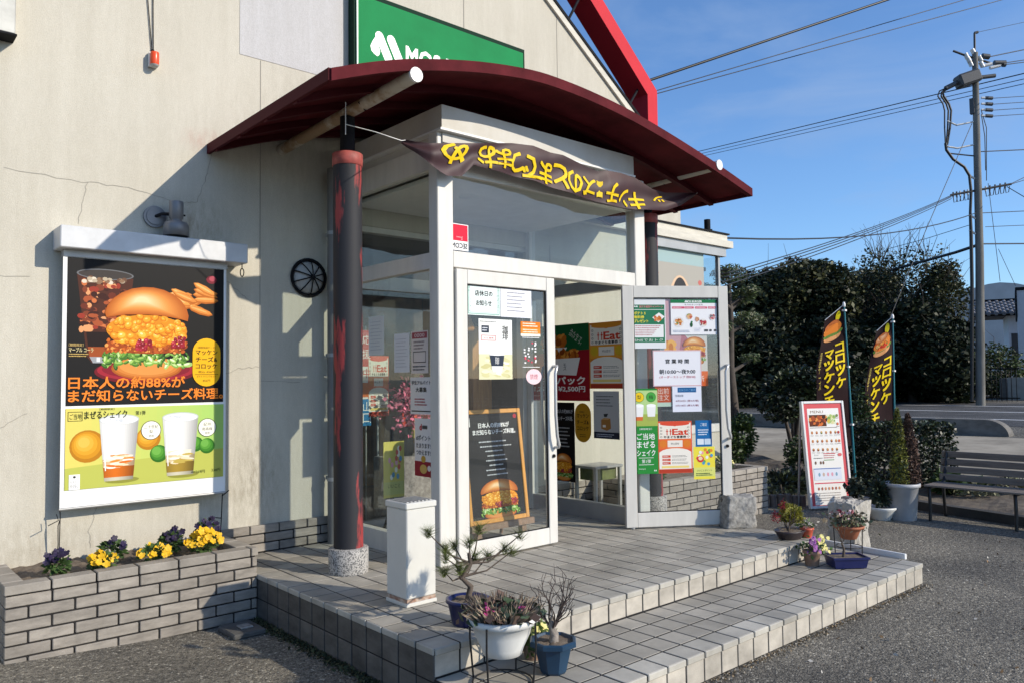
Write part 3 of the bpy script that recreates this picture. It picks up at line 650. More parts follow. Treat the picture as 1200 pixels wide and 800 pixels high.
m = MB(); m.lathe([(.05, .0), (.05, 3.05)], mat('downpipe_grey', (.17, .165, .155), .5, var=.3, vscale=2, stretch=(1, 1, .4)), 16); m.build('pipe', t)
m = MB()
for z in (.5, 1.5, 2.5): m.lathe([(.055, z), (.055, z+.03)], M_alug, 16); m.box((-.01, .05, z), (.01, .118, z+.03), M_alug)
each(m, 'pipe_clip', t)
# ================================================================== vestibule
VY = 4.47
ves = thing('entrance_vestibule', 'off-white aluminium and glass entrance vestibule with a closed left door leaf', 'vestibule', (4.4, VY, .30))
def V(mb, name, parent=None, label=None):
    o = ves.location; mb.v = [(x-o[0], y-o[1], z-o[2]) for x, y, z in mb.v]; return mb.build(name, parent or ves, label=label)
for x0, x1 in ((3.25, 3.39), (5.42, 5.56)):
    V(MB().cbox((x0, VY, .30), (x1, VY+.11, 3.38), M_alu, .006), 'post')
V(MB().cbox((3.391, VY+.005, 2.41), (5.419, VY+.10, 2.53), M_alu, .005), 'transom')
V(MB().box((3.391, VY+.01, 3.09), (5.419, VY+.10, 3.30), M_alu), 'header')
V(MB().box((3.40, VY+.05, 2.531), (5.41, VY+.056, 3.089), GL), 'transom_glass')
M_fas = mat('stained_white_fascia', (.58, .57, .54), .6, var=0, col2=(.46, .43, .37), vscale=2.2, detail=8)
m = MB(); m.box((3.256, 4.42, 3.388), (5.36, 5.88, 3.556), M_fas); V(m, 'fascia')
m = MB(); m.box((3.24, 4.41, 3.372), (5.37, 5.88, 3.3875), M_white); m.box((3.29, 4.455, 3.30), (5.35, 5.88, 3.371), M_fas); V(m, 'fascia_ledge')
V(MB().box((3.39, VY+.12, 3.10), (5.42, 5.89, 3.13), mat('ceiling_board', (.74, .73, .70), .8, var=.05)), 'ceiling')
m = MB(); m.lathe([(.001, 3.095), (.075, 3.095), (.08, 3.099)], M_white, 20, (3.95, 5.0, 0)); V(m, 'ceiling_light')
for x0, x1, s in ((3.25, 3.33, 'l'), (5.40, 5.48, 'r')):
    xm = x0+.04
    V(MB().box((x0+.005, VY+.111, .30), (x1-.005, 5.84, .45), M_alu if s == 'l' else M_alug), 'kick_panel')
    V(MB().box((x0+.005, VY+.111, 2.40), (x1-.005, 5.84, 2.515), M_alu if s == 'l' else M_alug), 'side_transom')
    V(MB().box((x0+.005, VY+.111, 3.12), (x1-.005, 5.84, 3.30), M_alu), 'side_header')
    V(MB().box((x0, 5.841, .30), (x1, 5.898, 3.30), M_alu), 'rear_post')
    V(MB().box((xm-.003, VY+.115, .451), (xm+.003, 5.84, 2.399), GL), 'side_glass')
    V(MB().box((xm-.003, VY+.115, 2.516), (xm+.003, 5.84, 3.119), GL), 'side_glass')
# closed left leaf
def leaf(parent, mk, w):
    """door leaf in local coords: x 0..w, y 0 front..0.045 back, z 0..2.085"""
    h = 2.085
    for a, b in (((0, 0, 0), (.10, .045, h)), ((w-.09, 0, 0), (w, .045, h))): mk(MB().cbox(a, b, M_alu, .004), 'stile', parent)
    mk(MB().cbox((.1005, .001, h-.105), (w-.0905, .044, h), M_alu, .004), 'top_rail', parent)
    mk(MB().cbox((.1005, .001, 0), (w-.0905, .044, .125), M_alu, .004), 'bottom_rail', parent)
    mk(MB().box((.1005, .02, .1255), (w-.0905, .026, h-.1055), GLD), 'pane', parent)
    for a, b in (((.1005, .008, .1255), (.1075, .019, h-.1055)), ((w-.0975, .008, .1255), (w-.0905, .019, h-.1055)), ((.108, .008, .1255), (w-.098, .019, .1325)), ((.108, .008, h-.1125), (w-.098, .019, h-.1055))): mk(MB().box(a, b, M_dark), 'gasket', parent)
    hs_ = []
    for y0, sg in ((0, -1), (.045, 1)):
        m = MB(); hs_.append(m)
        y = y0+sg*.055
        m.tube([(w-.03, y0, 1.385), (w-.03, y-sg*.01, 1.385), (w-.045, y, 1.375), (w-.06, y, 1.33), (w-.062, y, 1.0), (w-.05, y, .84), (w-.03, y, .77), (w-.025, y-sg*.01, .75), (w-.025, y0, .745)], .0125, mat('grey_handle', (.55, .55, .54), .3, .4), 10)
    [mk(_q, 'handle', parent) for _q in hs_]
    m = MB(); m.tube([(w-.04, -.001, .68), (w-.04, -.012, .68)], .014, M_dark, 10); mk(m, 'lock', parent)
lp = bpy.data.objects.new('door_leaf', MB().box((.001, .01, -.004), (.979, .03, -.001), M_alug).mesh('door_leaf')); COL.objects.link(lp); lp.parent = ves; lp.location = (3.398-4.4, 4.45-VY, .315-.30)
leaf(lp, lambda mb, n, p: mb.build(n, p), .985)
# open right leaf
LU = Vector((.83593, -.54884, 0)); LA = Vector((5.205, 4.448, .315)); LRZ = math.atan2(LU.y, LU.x)
lf = thing('open_door_leaf', 'open glass door leaf covered with flyers, swung out against the stone', 'door', LA, LRZ)
leaf(lf, lambda mb, n, p: mb.build(n, p), .965)
MB().lathe([(.02, -.013), (.02, 0)], M_alug, 10, (.06, .02, 0)).build('pivot', lf)

# ================================================================== steps
TPITCH, TW = .158, .147
M_tile = mat('grey_tile', (.322, .300, .255), .62, var=.24, vscale=3.2, rand=.14, bump=.08, bscale=120, coord='World', spec=.35, detail=9)
M_nose = mat('nosing_tile', (.39, .37, .32), .6, var=.22, vscale=4, rand=.12, bump=.08, bscale=120, coord='World', spec=.35, detail=9)
M_riser = mat('riser_tile', (.42, .385, .325), .65, var=.24, vscale=5, stretch=(1, 1, 1.5), rand=.12, bump=.08, bscale=120, coord='World', spec=.3, detail=9)
X0, YU, YL, ZU, ZL = 2.254, 3.156, 2.49, .30, .157
stp = thing('entrance_steps', 'two-level grey tiled entrance platform and step', 'steps', (4.2, 4.0, 0))
so_ = Vector((4.2, 4.0, 0))
def Sx(mb, name, parent=None, k=None):
    mb.v = [(x-so_.x, y-so_.y, z) for x, y, z in mb.v]; o = mb.build(name, parent or stp)
    if k: o['kind'] = k
    return o
XR = X0+24*TPITCH
up_ = Sx(MB().box((X0+.0005, YU+.0025, -.25), (XR-.002, YW-.002, ZU-.0022), M_grout), 'upper_platform')
lo_ = Sx(MB().box((X0+.0005, YL+.0025, -.25), (X0+26*TPITCH-.004, YU+.0015, ZL-.0022), M_grout), 'lower_step')
Sx(MB().box((XR-.004, YU+.014, -.25), (X0+26*TPITCH-.004, 3.95, ZL-.0025), M_grout), 'side_step')
tile = MB().cbox((0, 0, 0), (TW, TW, .012), M_tile, .0012).mesh('floor_tile'); tileL = MB().cbox((0, 0, 0), (TW, .157, .012), M_tile, .0012).mesh('floor_tile')
M_sidet = mat('shaded_side_tile', (.105, .097, .086), .75, var=.35, vscale=5, stretch=(1, 1, 2), rand=.18, bump=.06, bscale=120, coord='World', spec=.25)  # shade on the platform's left side is put into this darker tile colour
def put(me, name, parent, x, y, z):
    o = link(name, me, parent); o.location = (x-so_.x+rnd.uniform(-.0008, .0008), y-so_.y+rnd.uniform(-.0008, .0008), z+rnd.uniform(-.0005, .0005)); return o
# nosing tile: tread with a lip
nm_ = MB(); nm_.cbox((0, 0, -.010), (TW, TW, .004), M_nose, .003); nm_.cbox((0, -.008, -.030), (TW, .004, .004), M_nose, .004); nose = nm_.mesh('nosing_tile')
ris = MB().cbox((0, 0, 0), (TW, .012, .104), M_riser, .002).mesh('riser_tile')
risL = MB().cbox((0, 0, 0), (TW, .012, .122), M_riser, .002).mesh('riser_tile')
inner = MB()
for i in range(24):
    x = X0+i*TPITCH+.0035
    put(nose, 'nosing_tile', up_, x, YU, ZU-.004)
    put(ris, 'riser_tile', up_, x, YU, ZL+.006)
    for j in range(1, 17):
        y = YU+j*TPITCH
        inside = x > 3.2 and x < 5.45 and y > 4.4
        if y > 5.7: continue
        if inside or (x > 5.4 and y > 4.2): inner.cbox((x, y, ZU-.012), (x+TW, y+TW, ZU), M_tile, .002)
        else: put(tile, 'floor_tile', up_, x, y, ZU-.012)
for i in range(26):
    x = X0+i*TPITCH+.0035
    put(nose, 'nosing_tile', lo_, x, YL, ZL-.004); put(risL, 'riser_tile', lo_, x, YL, ZL-.153)
    for j in range(1, 4): put(tileL, 'floor_tile', lo_, x, YL+.158+(j-1)*.1715, ZL-.012)
    if i >= 24:
        for j in range(4, 9): inner.cbox((x, YL+j*TPITCH+.04, ZL-.012), (x+TW, YL+j*TPITCH+.04+TW, ZL), M_tile, .002)
Sx(inner, 'rear_floor_tiles', None, 'stuff')
# left side faces: tiles along Y in two rows
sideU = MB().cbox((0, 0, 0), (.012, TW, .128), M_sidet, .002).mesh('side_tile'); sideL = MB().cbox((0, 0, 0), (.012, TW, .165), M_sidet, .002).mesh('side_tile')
nL = MB(); nL.cbox((-.008, 0, -.030), (.004, TW, .0035), M_nose, .004); noseL = nL.mesh('edge_lip')
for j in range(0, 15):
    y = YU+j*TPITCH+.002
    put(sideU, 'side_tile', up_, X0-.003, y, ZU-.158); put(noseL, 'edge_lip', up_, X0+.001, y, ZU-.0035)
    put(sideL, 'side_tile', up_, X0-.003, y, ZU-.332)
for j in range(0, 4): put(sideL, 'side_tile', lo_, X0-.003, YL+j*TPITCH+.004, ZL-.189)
# white kerb rail and corner on the right end of the step
M_conc = mat('pale_concrete', (.40, .38, .34), .85, var=.15, vscale=6, bump=.2, bscale=70)
m = MB(); m.prism([(X0+26*TPITCH-.002, YL+.0), (6.40, 2.62), (6.47, 3.05), (6.47, 3.95), (X0+26*TPITCH-.002, 3.95)], -.2, ZL-.010, M_conc, axis='z'); Sx(m, 'step_end')
o = MB().cbox((0, 0, 0), (.03, 1.15, .045), M_white, .004).build('rail', stp); o.location = (6.415-so_.x, 2.64-so_.y, ZL-.011); o.rotation_euler = (0, 0, R(-6))


# ================================================================== brick planters
def planter(name, label, x0, x1, yf, yb, z0, courses, capz, ends=(True, True)):
    t = thing(name, label, 'planter', ((x0+x1)/2, yf, 0)); org = t.location
    m = MB(); a = .012
    m.box((x0+a, yf+a, z0-.1), (x1-a, yf+.09, capz-.003), M_grout); m.box((x0+a, yf+.09, z0-.1), (x0+.09, yb, capz-.003), M_grout); m.box((x1-.09, yf+.09, z0-.1), (x1-a, yb, capz-.003), M_grout)
    W(m, t).build('wall_core', t)
    brick_run(t, org, (0, yf, 0), 'x', x0, x1, z0, courses, .05)
    brick_run(t, org, (x0, 0, 0), 'y', yf+.053, yb, z0, courses, .05, phase=1)
    brick_run(t, org, (x1-.05, 0, 0), 'y', yf+.053, yb, z0, courses, .05, phase=1)
    cz = z0+courses*(BH+JT)
    brick_run(t, org, (0, yf-.006, 0), 'x', x0-.006, x1+.006, cz, 1, .11, lz=.052, m=M_cap, name='cap_brick')
    brick_run(t, org, (x0-.006, 0, 0), 'y', yf+.112, yb, cz, 1, .11, lz=.052, m=M_cap, name='cap_brick')
    brick_run(t, org, (x1-.104, 0, 0), 'y', yf+.112, yb, cz, 1, .11, lz=.052, m=M_cap, name='cap_brick')
    return t, cz
M_soil = mat('dry_soil', (.10, .075, .055), .95, col2=(.20, .16, .12), vscale=22, bump=.8, bscale=35)
def soil_patch(t, x0, x1, y0, y1, z, seed=1):
    n1, n2 = 30, 12; g = random.Random(seed); m = MB(); vs = []
    for j in range(n2+1):
        for i in range(n1+1): vs.append((x0+(x1-x0)*i/n1, y0+(y1-y0)*j/n2, z+g.uniform(-.012, .018)))
    m.add(vs, [(j*(n1+1)+i, j*(n1+1)+i+1, (j+1)*(n1+1)+i+1, (j+1)*(n1+1)+i) for j in range(n2) for i in range(n1)], M_soil, True)
    return W(m, t).build('soil', t)
pl, cz = planter('brick_planter', 'long grey brick planter under the burger banner', .79, 2.245, 5.2, 5.86, -.062, 7, .478)
# cap course sits at cz
soil_patch(pl, .88, 2.15, 5.30, YW-.002, .44, 2)
pr, cz2 = planter('brick_planter', 'grey brick planter under the annex window behind the open door', 6.30, 8.40, 5.0, 5.86, .0, 7, .50)
soil_patch(pr, 6.4, 8.3, 5.1, 5.88, .47, 5)

# flowers in the planters ------------------------------------------------------
M_leafg = mat('pansy_leaf', (.07, .13, .035), .6, island=.35, trans=.25); M_yel = mat('yellow_petal', (.80, .48, .01), .6, island=.18, trans=.2); M_pur = mat('purple_petal', (.011, .004, .034), .6, island=.5, trans=.05)
M_vio = mat('violet_petal', (.28, .08, .32), .6, island=.4, trans=.2); M_lem = mat('lemon_petal', (.75, .68, .25), .6, island=.15, trans=.2)
def pansy(label, x, y, z, r, h, petal, nf, seed, group='pansies in the planters', fs=.020, parent=None):
    t = thing('pansy_plant', label, 'flower', (x, y, z), group=group); g = random.Random(seed); rg = np.random.default_rng(seed)
    P = rg.normal(size=(170, 3)); P /= np.linalg.norm(P, axis=1)[:, None]; P *= (rg.random(170)**.4)[:, None]
    P = P*np.array([r, r, h*.5])+np.array([0, 0, h*.5])
    link('foliage', leaf_mesh('foliage', P, .035, [M_leafg], seed, aspect=.65), t)
    m = MB()
    for i in range(nf):
        a = g.uniform(0, 2*math.pi); rr = r*math.sqrt(g.random())*1.05; c = Vector((rr*math.cos(a), rr*math.sin(a)-.02, h*(.72+.40*g.random())*(1-.3*(rr/r)**2)))
        nv = Vector((g.uniform(-.5, .6), -1+g.uniform(-.2, .5), g.uniform(.1, .9))).normalized(); u = nv.orthogonal().normalized(); v = nv.cross(u)
        for k in range(5):
            b = 2*math.pi*k/5+.3; d = u*math.cos(b)+v*math.sin(b); e = u*math.cos(b+1.57)+v*math.sin(b+1.57); s = fs*g.uniform(.85, 1.15)
            m.add([c, c+d*s*.6+e*s*.55, c+d*s*1.15+e*s*.3+nv*s*.15, c+d*s*1.15-e*s*.3+nv*s*.15, c+d*s*.6-e*s*.55], [(0, 1, 2, 3, 4)], petal)
    m.build('blossom', t); return t
zs = .445
pansy('small dark purple pansy clump alone at the left end of the planter', 1.09, 5.42, zs, .075, .15, M_pur, 14, 11)
pansy('yellow pansy clump, leftmost of the three yellow ones', 1.33, 5.38, zs, .085, .12, M_yel, 22, 12)
pansy('dark purple pansies behind the leftmost yellow clump', 1.45, 5.62, zs, .09, .15, M_pur, 10, 13)
pansy('yellow pansy clump in the middle of the planter', 1.63, 5.40, zs, .09, .12, M_yel, 20, 14)
pansy('dark purple pansies behind the middle yellow clump', 1.80, 5.58, zs, .09, .16, M_pur, 16, 15)
pansy('largest yellow pansy clump near the right end of the planter', 1.97, 5.44, zs, .115, .15, M_yel, 46, 16)
pansy('dark purple pansies behind the largest yellow clump', 2.06, 5.62, zs, .08, .20, M_pur, 16, 17)
for x, l in ((6.75, 'yellow flowers seen low through the open door glass'), (8.0, 'pale yellow flowers on the annex planter beside the open door')):
    pansy(l, x, 5.35, .47, .14, .2, M_yel if x < 7.5 else M_lem, 30, int(x*10), group='flowers in the annex planter', fs=.026)
# ================================================================== big banner in a roll-up screen on the left wall
t = thing('banner_screen', 'tall pull-down burger and shake banner hung from a white housing on the wall', 'banner', (1.17, 5.78, .79))
MB().cbox((-.04, -.10, 1.70), (1.205, .118, 1.845), mat('housing_white', (.55, .56, .57), .45, var=.08), .006).build('housing', t)
m = MB(); m.box((-.002, -.01, 1.655), (1.085, .06, 1.6995), M_alug); m.build('housing_slot', t)
m = MB(); m.box((0, 0, .012), (1.077, .002, 1.66), ink('f2f2f0')); m.build('sheet', t)
m = MB(); m.tube([(-.005, -.002, .006), (1.08, -.002, .006)], .009, M_alug, 8); m.build('bottom_bar', t)
m = MB()
for x in (-.002, 1.072): m.box((x, -.003, .012), (x+.007, .006, 1.655), M_white)
each(m, 'edge_strip', t)
m = MB()
m.tube([(.0, 0, .0), (.005, .0, -.05), (-.006, .01, -.10), (-.002, .02, -.22), (-.002, .05, -.34)], .003, M_dark, 5); m.tube([(-.02, -.01, -.02), (-.01, -.02, -.06), (-.07, -.03, -.085)], .003, M_dark, 5); m.tube([(.004, 0, -.01), (.004, .02, -.34)], .003, M_dark, 5)
m.tube([(1.06, 0, .0), (1.06, .01, -.1), (1.055, .02, -.30)], .004, M_dark, 5); m.tube([(1.055, .0, -.02), (1.10, -.02, .02)], .004, M_dark, 5); m.tube([(1.055, .0, -.18), (1.0, .0, -.17), (.94, -.02, -.22), (.9, -.05, -.30)], .004, M_dark, 5)
m.build('tie_cord', t)
m = MB(); m.tube([(1.18, -.05, 1.70), (1.18, -.05, 1.66)], .004, M_dark, 5); ringp = [(1.18+.014*math.cos(a), -.05, 1.635+.03*math.sin(a)) for a in [2*math.pi*i/14 for i in range(15)]]; m.tube(ringp, .004, M_dark, 5); m.build('pull_hook', t)
S = Sheet(1.077, 1.66)
S.rect(.022, .405, .985, .995, '141314', 0)
# drink
S.poly([(.075, .93), (.40, .925), (.345, .60), (.30, .575), (.165, .575), (.135, .60)], '4a2418', 1)
g = random.Random(4)
for i in range(90):
    f = g.random(); y = .70+.20*g.random(); S.ell(.10+.26*f, y, .022*(.5+g.random()), .011*(.5+g.random()), g.choice(['7e3a22', 'a4502c', 'c8703e', '4a2018', '6a2c1c', 'dc9a68', '3a1610', '983424']), 1.2+g.random()*.4, 8)
S.poly([(.13, .70), (.355, .70), (.335, .625), (.145, .625)], '1c0c0b', 1.8); S.poly([(.14, .64), (.345, .64), (.335, .60), (.15, .60)], '9a4a20', 1.9)
S.poly([(.15, .60), (.335, .60), (.325, .575), (.17, .575)], '9a9ca0', 2); S.rect(.19, .58, .21, .598, 'd8dce0', 2.1)
S.ell(.237, .935, .165, .022, '6a6c70', 1.9, 24); S.ell(.237, .935, .155, .018, '3c3634', 2, 24)
for i in range(30): S.ell(.11+.25*g.random(), .90+.02*g.random(), .016, .008, g.choice(['b8a890', '8a6a50', 'd8ccb8', '6a4a38']), 2.2, 7)
# fries, red corner mark
for i in range(16):
    x, y, a = .64+.2*g.random(), .80+.10*g.random(), g.uniform(-28, 28); c = g.choice([('c87428', 'e89a48', 'f6bc74'), ('d98434', 'f0a854', 'fbcf92'), ('b8641c', 'dc8a3c', 'f0ae62')])
    S.ell(x+.03, y, .085, .016, c[0], 1.5, 8, rot=a); S.ell(x+.03, y+.003, .08, .011, c[1], 1.5, 8, rot=a); S.ell(x+.02, y+.006, .06, .004, c[2], 1.5, 8, rot=a)
S.ell(.90, .945, .035, .018, '7c2030', 1.2); S.ell(.905, .95, .022, .012, 'b04a58', 1.4)
S.burger(.49, .70, .54, .40, 5, 2.5)
S.text('マーブル コーラ', .035, .618, .018, 'e8d9a0', 5, width=.135, bold=.01); S.text('［期間限定］', .035, .640, .012, 'd8b870', 5, width=.08); S.lines(.035, .598, .16, .614, 2, 'c9a860', 5, 2)
# yellow oval
def oval(S, x0, x1, y0, y1, col, lay):
    cx = (x0+x1)/2; rx = (x1-x0)/2; ry = rx*S.w/S.h
    pts = [(cx+rx*math.cos(R(a)), y1-ry+ry*math.sin(R(a))) for a in range(0, 181, 15)]+[(cx+rx*math.cos(R(a)), y0+ry+ry*math.sin(R(a))) for a in range(180, 361, 15)]
    S.poly(pts, col, lay)
oval(S, .775, .962, .475, .685, 'f0b414', 6)
for y, b in ((.612, 'マッケン'), (.582, 'チーズ&'), (.552, 'コロッケ')): S.text(b, .868, y, .022, '2a1a08', 7, 'c', width=.145, bold=.02)
S.text('〔国産銘柄チーズ〕', .868, .64, .009, '2a1a08', 7, 'c', width=.12); S.text('税込 436円', .868, .533, .011, '2a1a08', 7, 'c', width=.11); S.rect(.79, .526, .948, .528, '2a1a08', 7); S.text('ポテト ドリンクセット', .868, .514, .009, '2a1a08', 7, 'c', width=.13); S.text('856円', .868, .495, .010, '2a1a08', 7, 'c', width=.05)
S.text('日本人の約88%が', .035, .472, .048, 'f0862c', 6, width=.69, bold=.022); S.text('まだ知らないチーズ料理。', .035, .420, .048, 'f0862c', 6, width=.945, bold=.022)
# shake panel
for i in range(20):
    a = i/20; c = '%02x%02x%02x' % (int(222-60*a), int(206+2*a), int(104+4*a)); S.rect(.022+.963*a, .075, .022+.963*(a+.051), .395, c, .2+.02*i)
S.poly([(.022, .075), (.985, .075), (.985, .20), (.022, .16)], 'b8bc58', .8)
def ball(x, y, r, cols, lay):
    for i, c in enumerate(cols): k = 1-.17*i; S.ell(x-.01*i*.5, y+.004*i, r*k, r*k*S.w/S.h, c, lay+.1*i, 22)
ball(.145, .243, .10, ['b87a18', 'd0901e', 'dfa02a', 'e8ae3c', 'efba50'], 1.2); ball(.50, .262, .075, ['b87a18', 'd0901e', 'dfa02a', 'e8ae3c'], 1.2)
ball(.565, .195, .056, ['2c6a1c', '3f8426', '559a34', '6eae48'], 1.6); ball(.80, .225, .05, ['2c6a1c', '3f8426', '559a34'], 1.2); ball(.875, .215, .052, ['2c6a1c', '3f8426', '559a34', '6eae48'], 1.5)
for cx, drink in ((.325, ['d8701c', 'e88c34', 'c85c14']), (.70, ['a88a34', 'c0a850', '8f7424'])):
    hw = lambda y: .084+.031*(y-.10)/.245
    def band(y0, y1, rgb, dim=.30, n=20):
        for i in range(n):
            f0, f1 = -1+2*i/n, -1+2*(i+1)/n; sh = 1-dim*abs((f0+f1)/2+.25)**1.6*.8; c = '%02x%02x%02x' % tuple(max(0, min(255, int(v*sh))) for v in rgb)
            S.poly([(cx+hw(y0)*f0, y0), (cx+hw(y0)*f1, y0), (cx+hw(y1)*f1, y1), (cx+hw(y1)*f0, y1)], c, 2.5)
    dr = [int(drink[0][k:k+2], 16) for k in (0, 2, 4)]; d2 = [int(drink[1][k:k+2], 16) for k in (0, 2, 4)]
    S.ell(cx+.02, .098, .10, .012, '8f8f3c', 2.3, 20)
    band(.098, .112, (206, 200, 176)); band(.112, .155, dr, .35); band(.155, .185, [(a+3*b)//4 for a, b in zip(dr, (240, 224, 196))]); band(.185, .345, (244, 243, 240))
    for i in range(26):
        y = g.uniform(.15, .20); r_ = g.uniform(.02, .05); x = g.uniform(-1, 1)*(hw(y)-r_*1.0); S.ell(cx+x, y, r_, .0045, g.choice(['f2e4cc', 'ecd8b4', drink[1], 'f4ece0', drink[0]]), 2.8, 10, rot=g.uniform(-8, 8))
    S.ell(cx, .345, .117, .021, 'c4cac8', 3, 28); S.ell(cx, .344, .110, .018, 'dfe2e2', 3.05, 28); S.ell(cx, .340, .100, .014, 'f2f2f1', 3.1, 24)
    for i in range(22): S.ell(cx+g.uniform(-.075, .075), .341+g.uniform(-.008, .008), .022*g.uniform(.4, 1), .005*g.uniform(.5, 1), g.choice(['fbfbfb', 'dcdfe2', 'cfd3d8', 'e8eaec']), 3.2, 8, rot=g.uniform(-20, 20))
    S.poly([(cx-.098, .33), (cx-.088, .33), (cx-.075, .14), (cx-.080, .14)], 'fcfcfb', 3.3)
for cx, a, b in ((.515, '二十世紀', '梨'), (.875, '紀州', '南高梅')):
    r = .062; S.ell(cx, .295, r, r*S.w/S.h, '3a3a2a', 3.6, 24); S.ell(cx, .295, r-.004, (r-.004)*S.w/S.h, 'f6f4e4', 3.8, 24)
    S.text(a, cx, .302, .015, '2a2a20', 4, 'c', width=.085 if len(a) > 2 else .05); S.text(b, cx, .282, .014, '2a2a20', 4, 'c'); S.text('使用', cx, .266, .010, '2a2a20', 4, 'c')
S.text('まぜるシェイク', .125, .352, .030, '33391f', 3.4, width=.245, bold=.02); S.text('ご当地', .045, .352, .022, '33391f', 3.5, width=.065); S.frame(.035, .345, .115, .382, .003, '33391f', 3.4); S.text('第1弾', .42, .360, .018, '33391f', 3.4, width=.06); S.text('［期間限定］', .21, .385, .008, '33391f', 3.4, width=.085)
S.text('269円', .80, .098, .014, '2a3a18', 3.4); S.text('334円', .905, .100, .014, '2a3a18', 3.4); S.lines(.77, .101, .80, .111, 1, '2a3a18', 3.4, 3)
S.rect(.045, .0755, .105, .135, 'f6f6f4', 3.4); S.text('モスの\n安全安心', .075, .082, .03, '444440', 3.6, 'c', width=.045); S.ell(.075, .125, .008, .005, '444440', 3.6)
stuff(S.mb.build('print', t))

# ================================================================== posters stuck to the left glass and doors
def door_poster(label, w, h, x, z, base, draw, cat='poster', name='poster', y=4.469): return poster(name, label, w, h, (x, y, z), 0, base, draw, cat=cat)
def d_(S):
    S.frame(.03, .03, .97, .97, .006, '7fb0a0', 1); S.frame(.08, .08, .92, .92, .003, 'a8c8be', 1)
    S.text('店休日の', .5, .60, .17, '222222', 2, 'c', width=.52, bold=.02); S.text('お知らせ', .5, .30, .17, '222222', 2, 'c', width=.46, bold=.02)
    g = random.Random(2)
    for i in range(40): S.ell(g.choice([g.uniform(.04, .12), g.uniform(.88, .96)]), g.random()*.9+.05, .012, .012, '9cc4b6', 1.5, 6)
door_poster('notice sheet with a pale green border at the top of the closed door', .319, .238, 3.505, 2.073, 'e4efec', d_)
def d_(S):
    S.lines(.2, .15, .8, .85, 6, '8a8a90', 2, 3, .25)
door_poster('plain white notice sheet beside the bordered notice on the closed door', .316, .237, 3.828, 2.071, 'e6e8f0', d_)
def d_(S):
    S.rect(0, 0, 1, .42, 'd8d6b0', 0); g = random.Random(8)
    for i in range(30): S.ell(.15+.7*g.random(), .06+.3*g.random(), .12, .03, g.choice(['e2dfc2', 'cfcb98', 'ecebdc', 'c6c08a']), .5+i*.01, 10, rot=g.uniform(-20, 20))
    S.rect(.08, .77, .30, .89, '2a3444', 2); S.lines(.10, .79, .28, .87, 2, 'd8dce4', 3, 2)
    S.frame(.07, .64, .50, .73, .004, 'c03040', 2); S.text('7/15 発売', .285, .665, .035, 'c03040', 2, 'c', width=.3)
    S.text('珈琲', .70, .66, .24, '2a2a2a', 2, vert=True, width=.18, bold=.01)
    S.poly([(.30, .43), (.76, .43), (.70, .20), (.37, .20)], 'e8e8e6', 3); S.poly([(.31, .40), (.75, .40), (.71, .22), (.36, .22)], '2c3646', 3.2); S.ell(.53, .43, .24, .035, 'f4f4f2', 3.4); S.ell(.53, .455, .20, .04, 'e4e6e6', 3.5)
    S.text('珈琲', .53, .25, .12, 'e8e8e6', 4, 'c', vert=True, width=.12); S.poly([(.36, .20), (.70, .20), (.67, .12), (.40, .12)], 'dfe4e2', 3); S.lines(.03, .94, .6, .97, 1, '808080', 2, 5)
door_poster('latte poster with a dark cup on the closed door', .326, .446, 3.612, 1.603, 'eef0ec', d_)
def d_(S): S.rect(0, .55, 1, 1, 'e07818', 0); S.lines(.1, .62, .9, .95, 2, 'fff2dc', 2, 3); S.rect(0, 0, 1, .18, 'f2ead8', 0); S.lines(.1, .22, .9, .52, 2, 'fff2dc', 2, 4)
door_poster('small orange sticker on the right of the closed door', .208, .113, 4.028, 1.931, 'e88a28', d_, 'sticker', 'sticker')
def d_(S):
    g = random.Random(3)
    for i in range(26): S.rect(*(lambda x, y: (x, y, x+.10, y+.05))(g.choice([.1, .3, .5, .7])+g.uniform(-.03, .03), g.uniform(.1, .85)), g.choice(['e8e8e8', 'e8e8e8', 'd05060']), 1)
tt = thing('window_lettering', 'small white lettering on the closed door glass above the pink sticker', 'lettering', (4.043, 4.469, 1.692)); S = Sheet(.181, .232); d_(S); S.rect(0, .98, 1, 1, 'e8e8e8', 1); S.rect(0, 0, 1, .02, 'e8e8e8', 1); stuff(S.mb.build('print', tt))
tt = thing('sticker', 'round pale pink sticker on the closed door', 'sticker', (4.16, 4.469, 1.62)); S = Sheet(1, 1); S.ell(0, 0, .082, .06, 'eccdd2', 0, 28); S.text('禁煙', 0, -.02, .04, 'b06070', 1, 'c'); stuff(S.mb.build('print', tt))
def d_(S):
    S.rect(.04, .36, .96, .97, 'e01038', 1); S.text('SECOM', .5, .08, .19, '20242a', 2, 'c', width=.86, bold=.02, mirror=True); S.text('Secured\nby', .5, .40, .13, 'f4e8ea', 2, 'c', width=.32, mirror=True)
poster('sticker', 'red and white security sticker on the glass over the doors', .165, .195, (3.395, 4.515, 2.545), 0, 'f0f0f0', d_, cat='sticker')

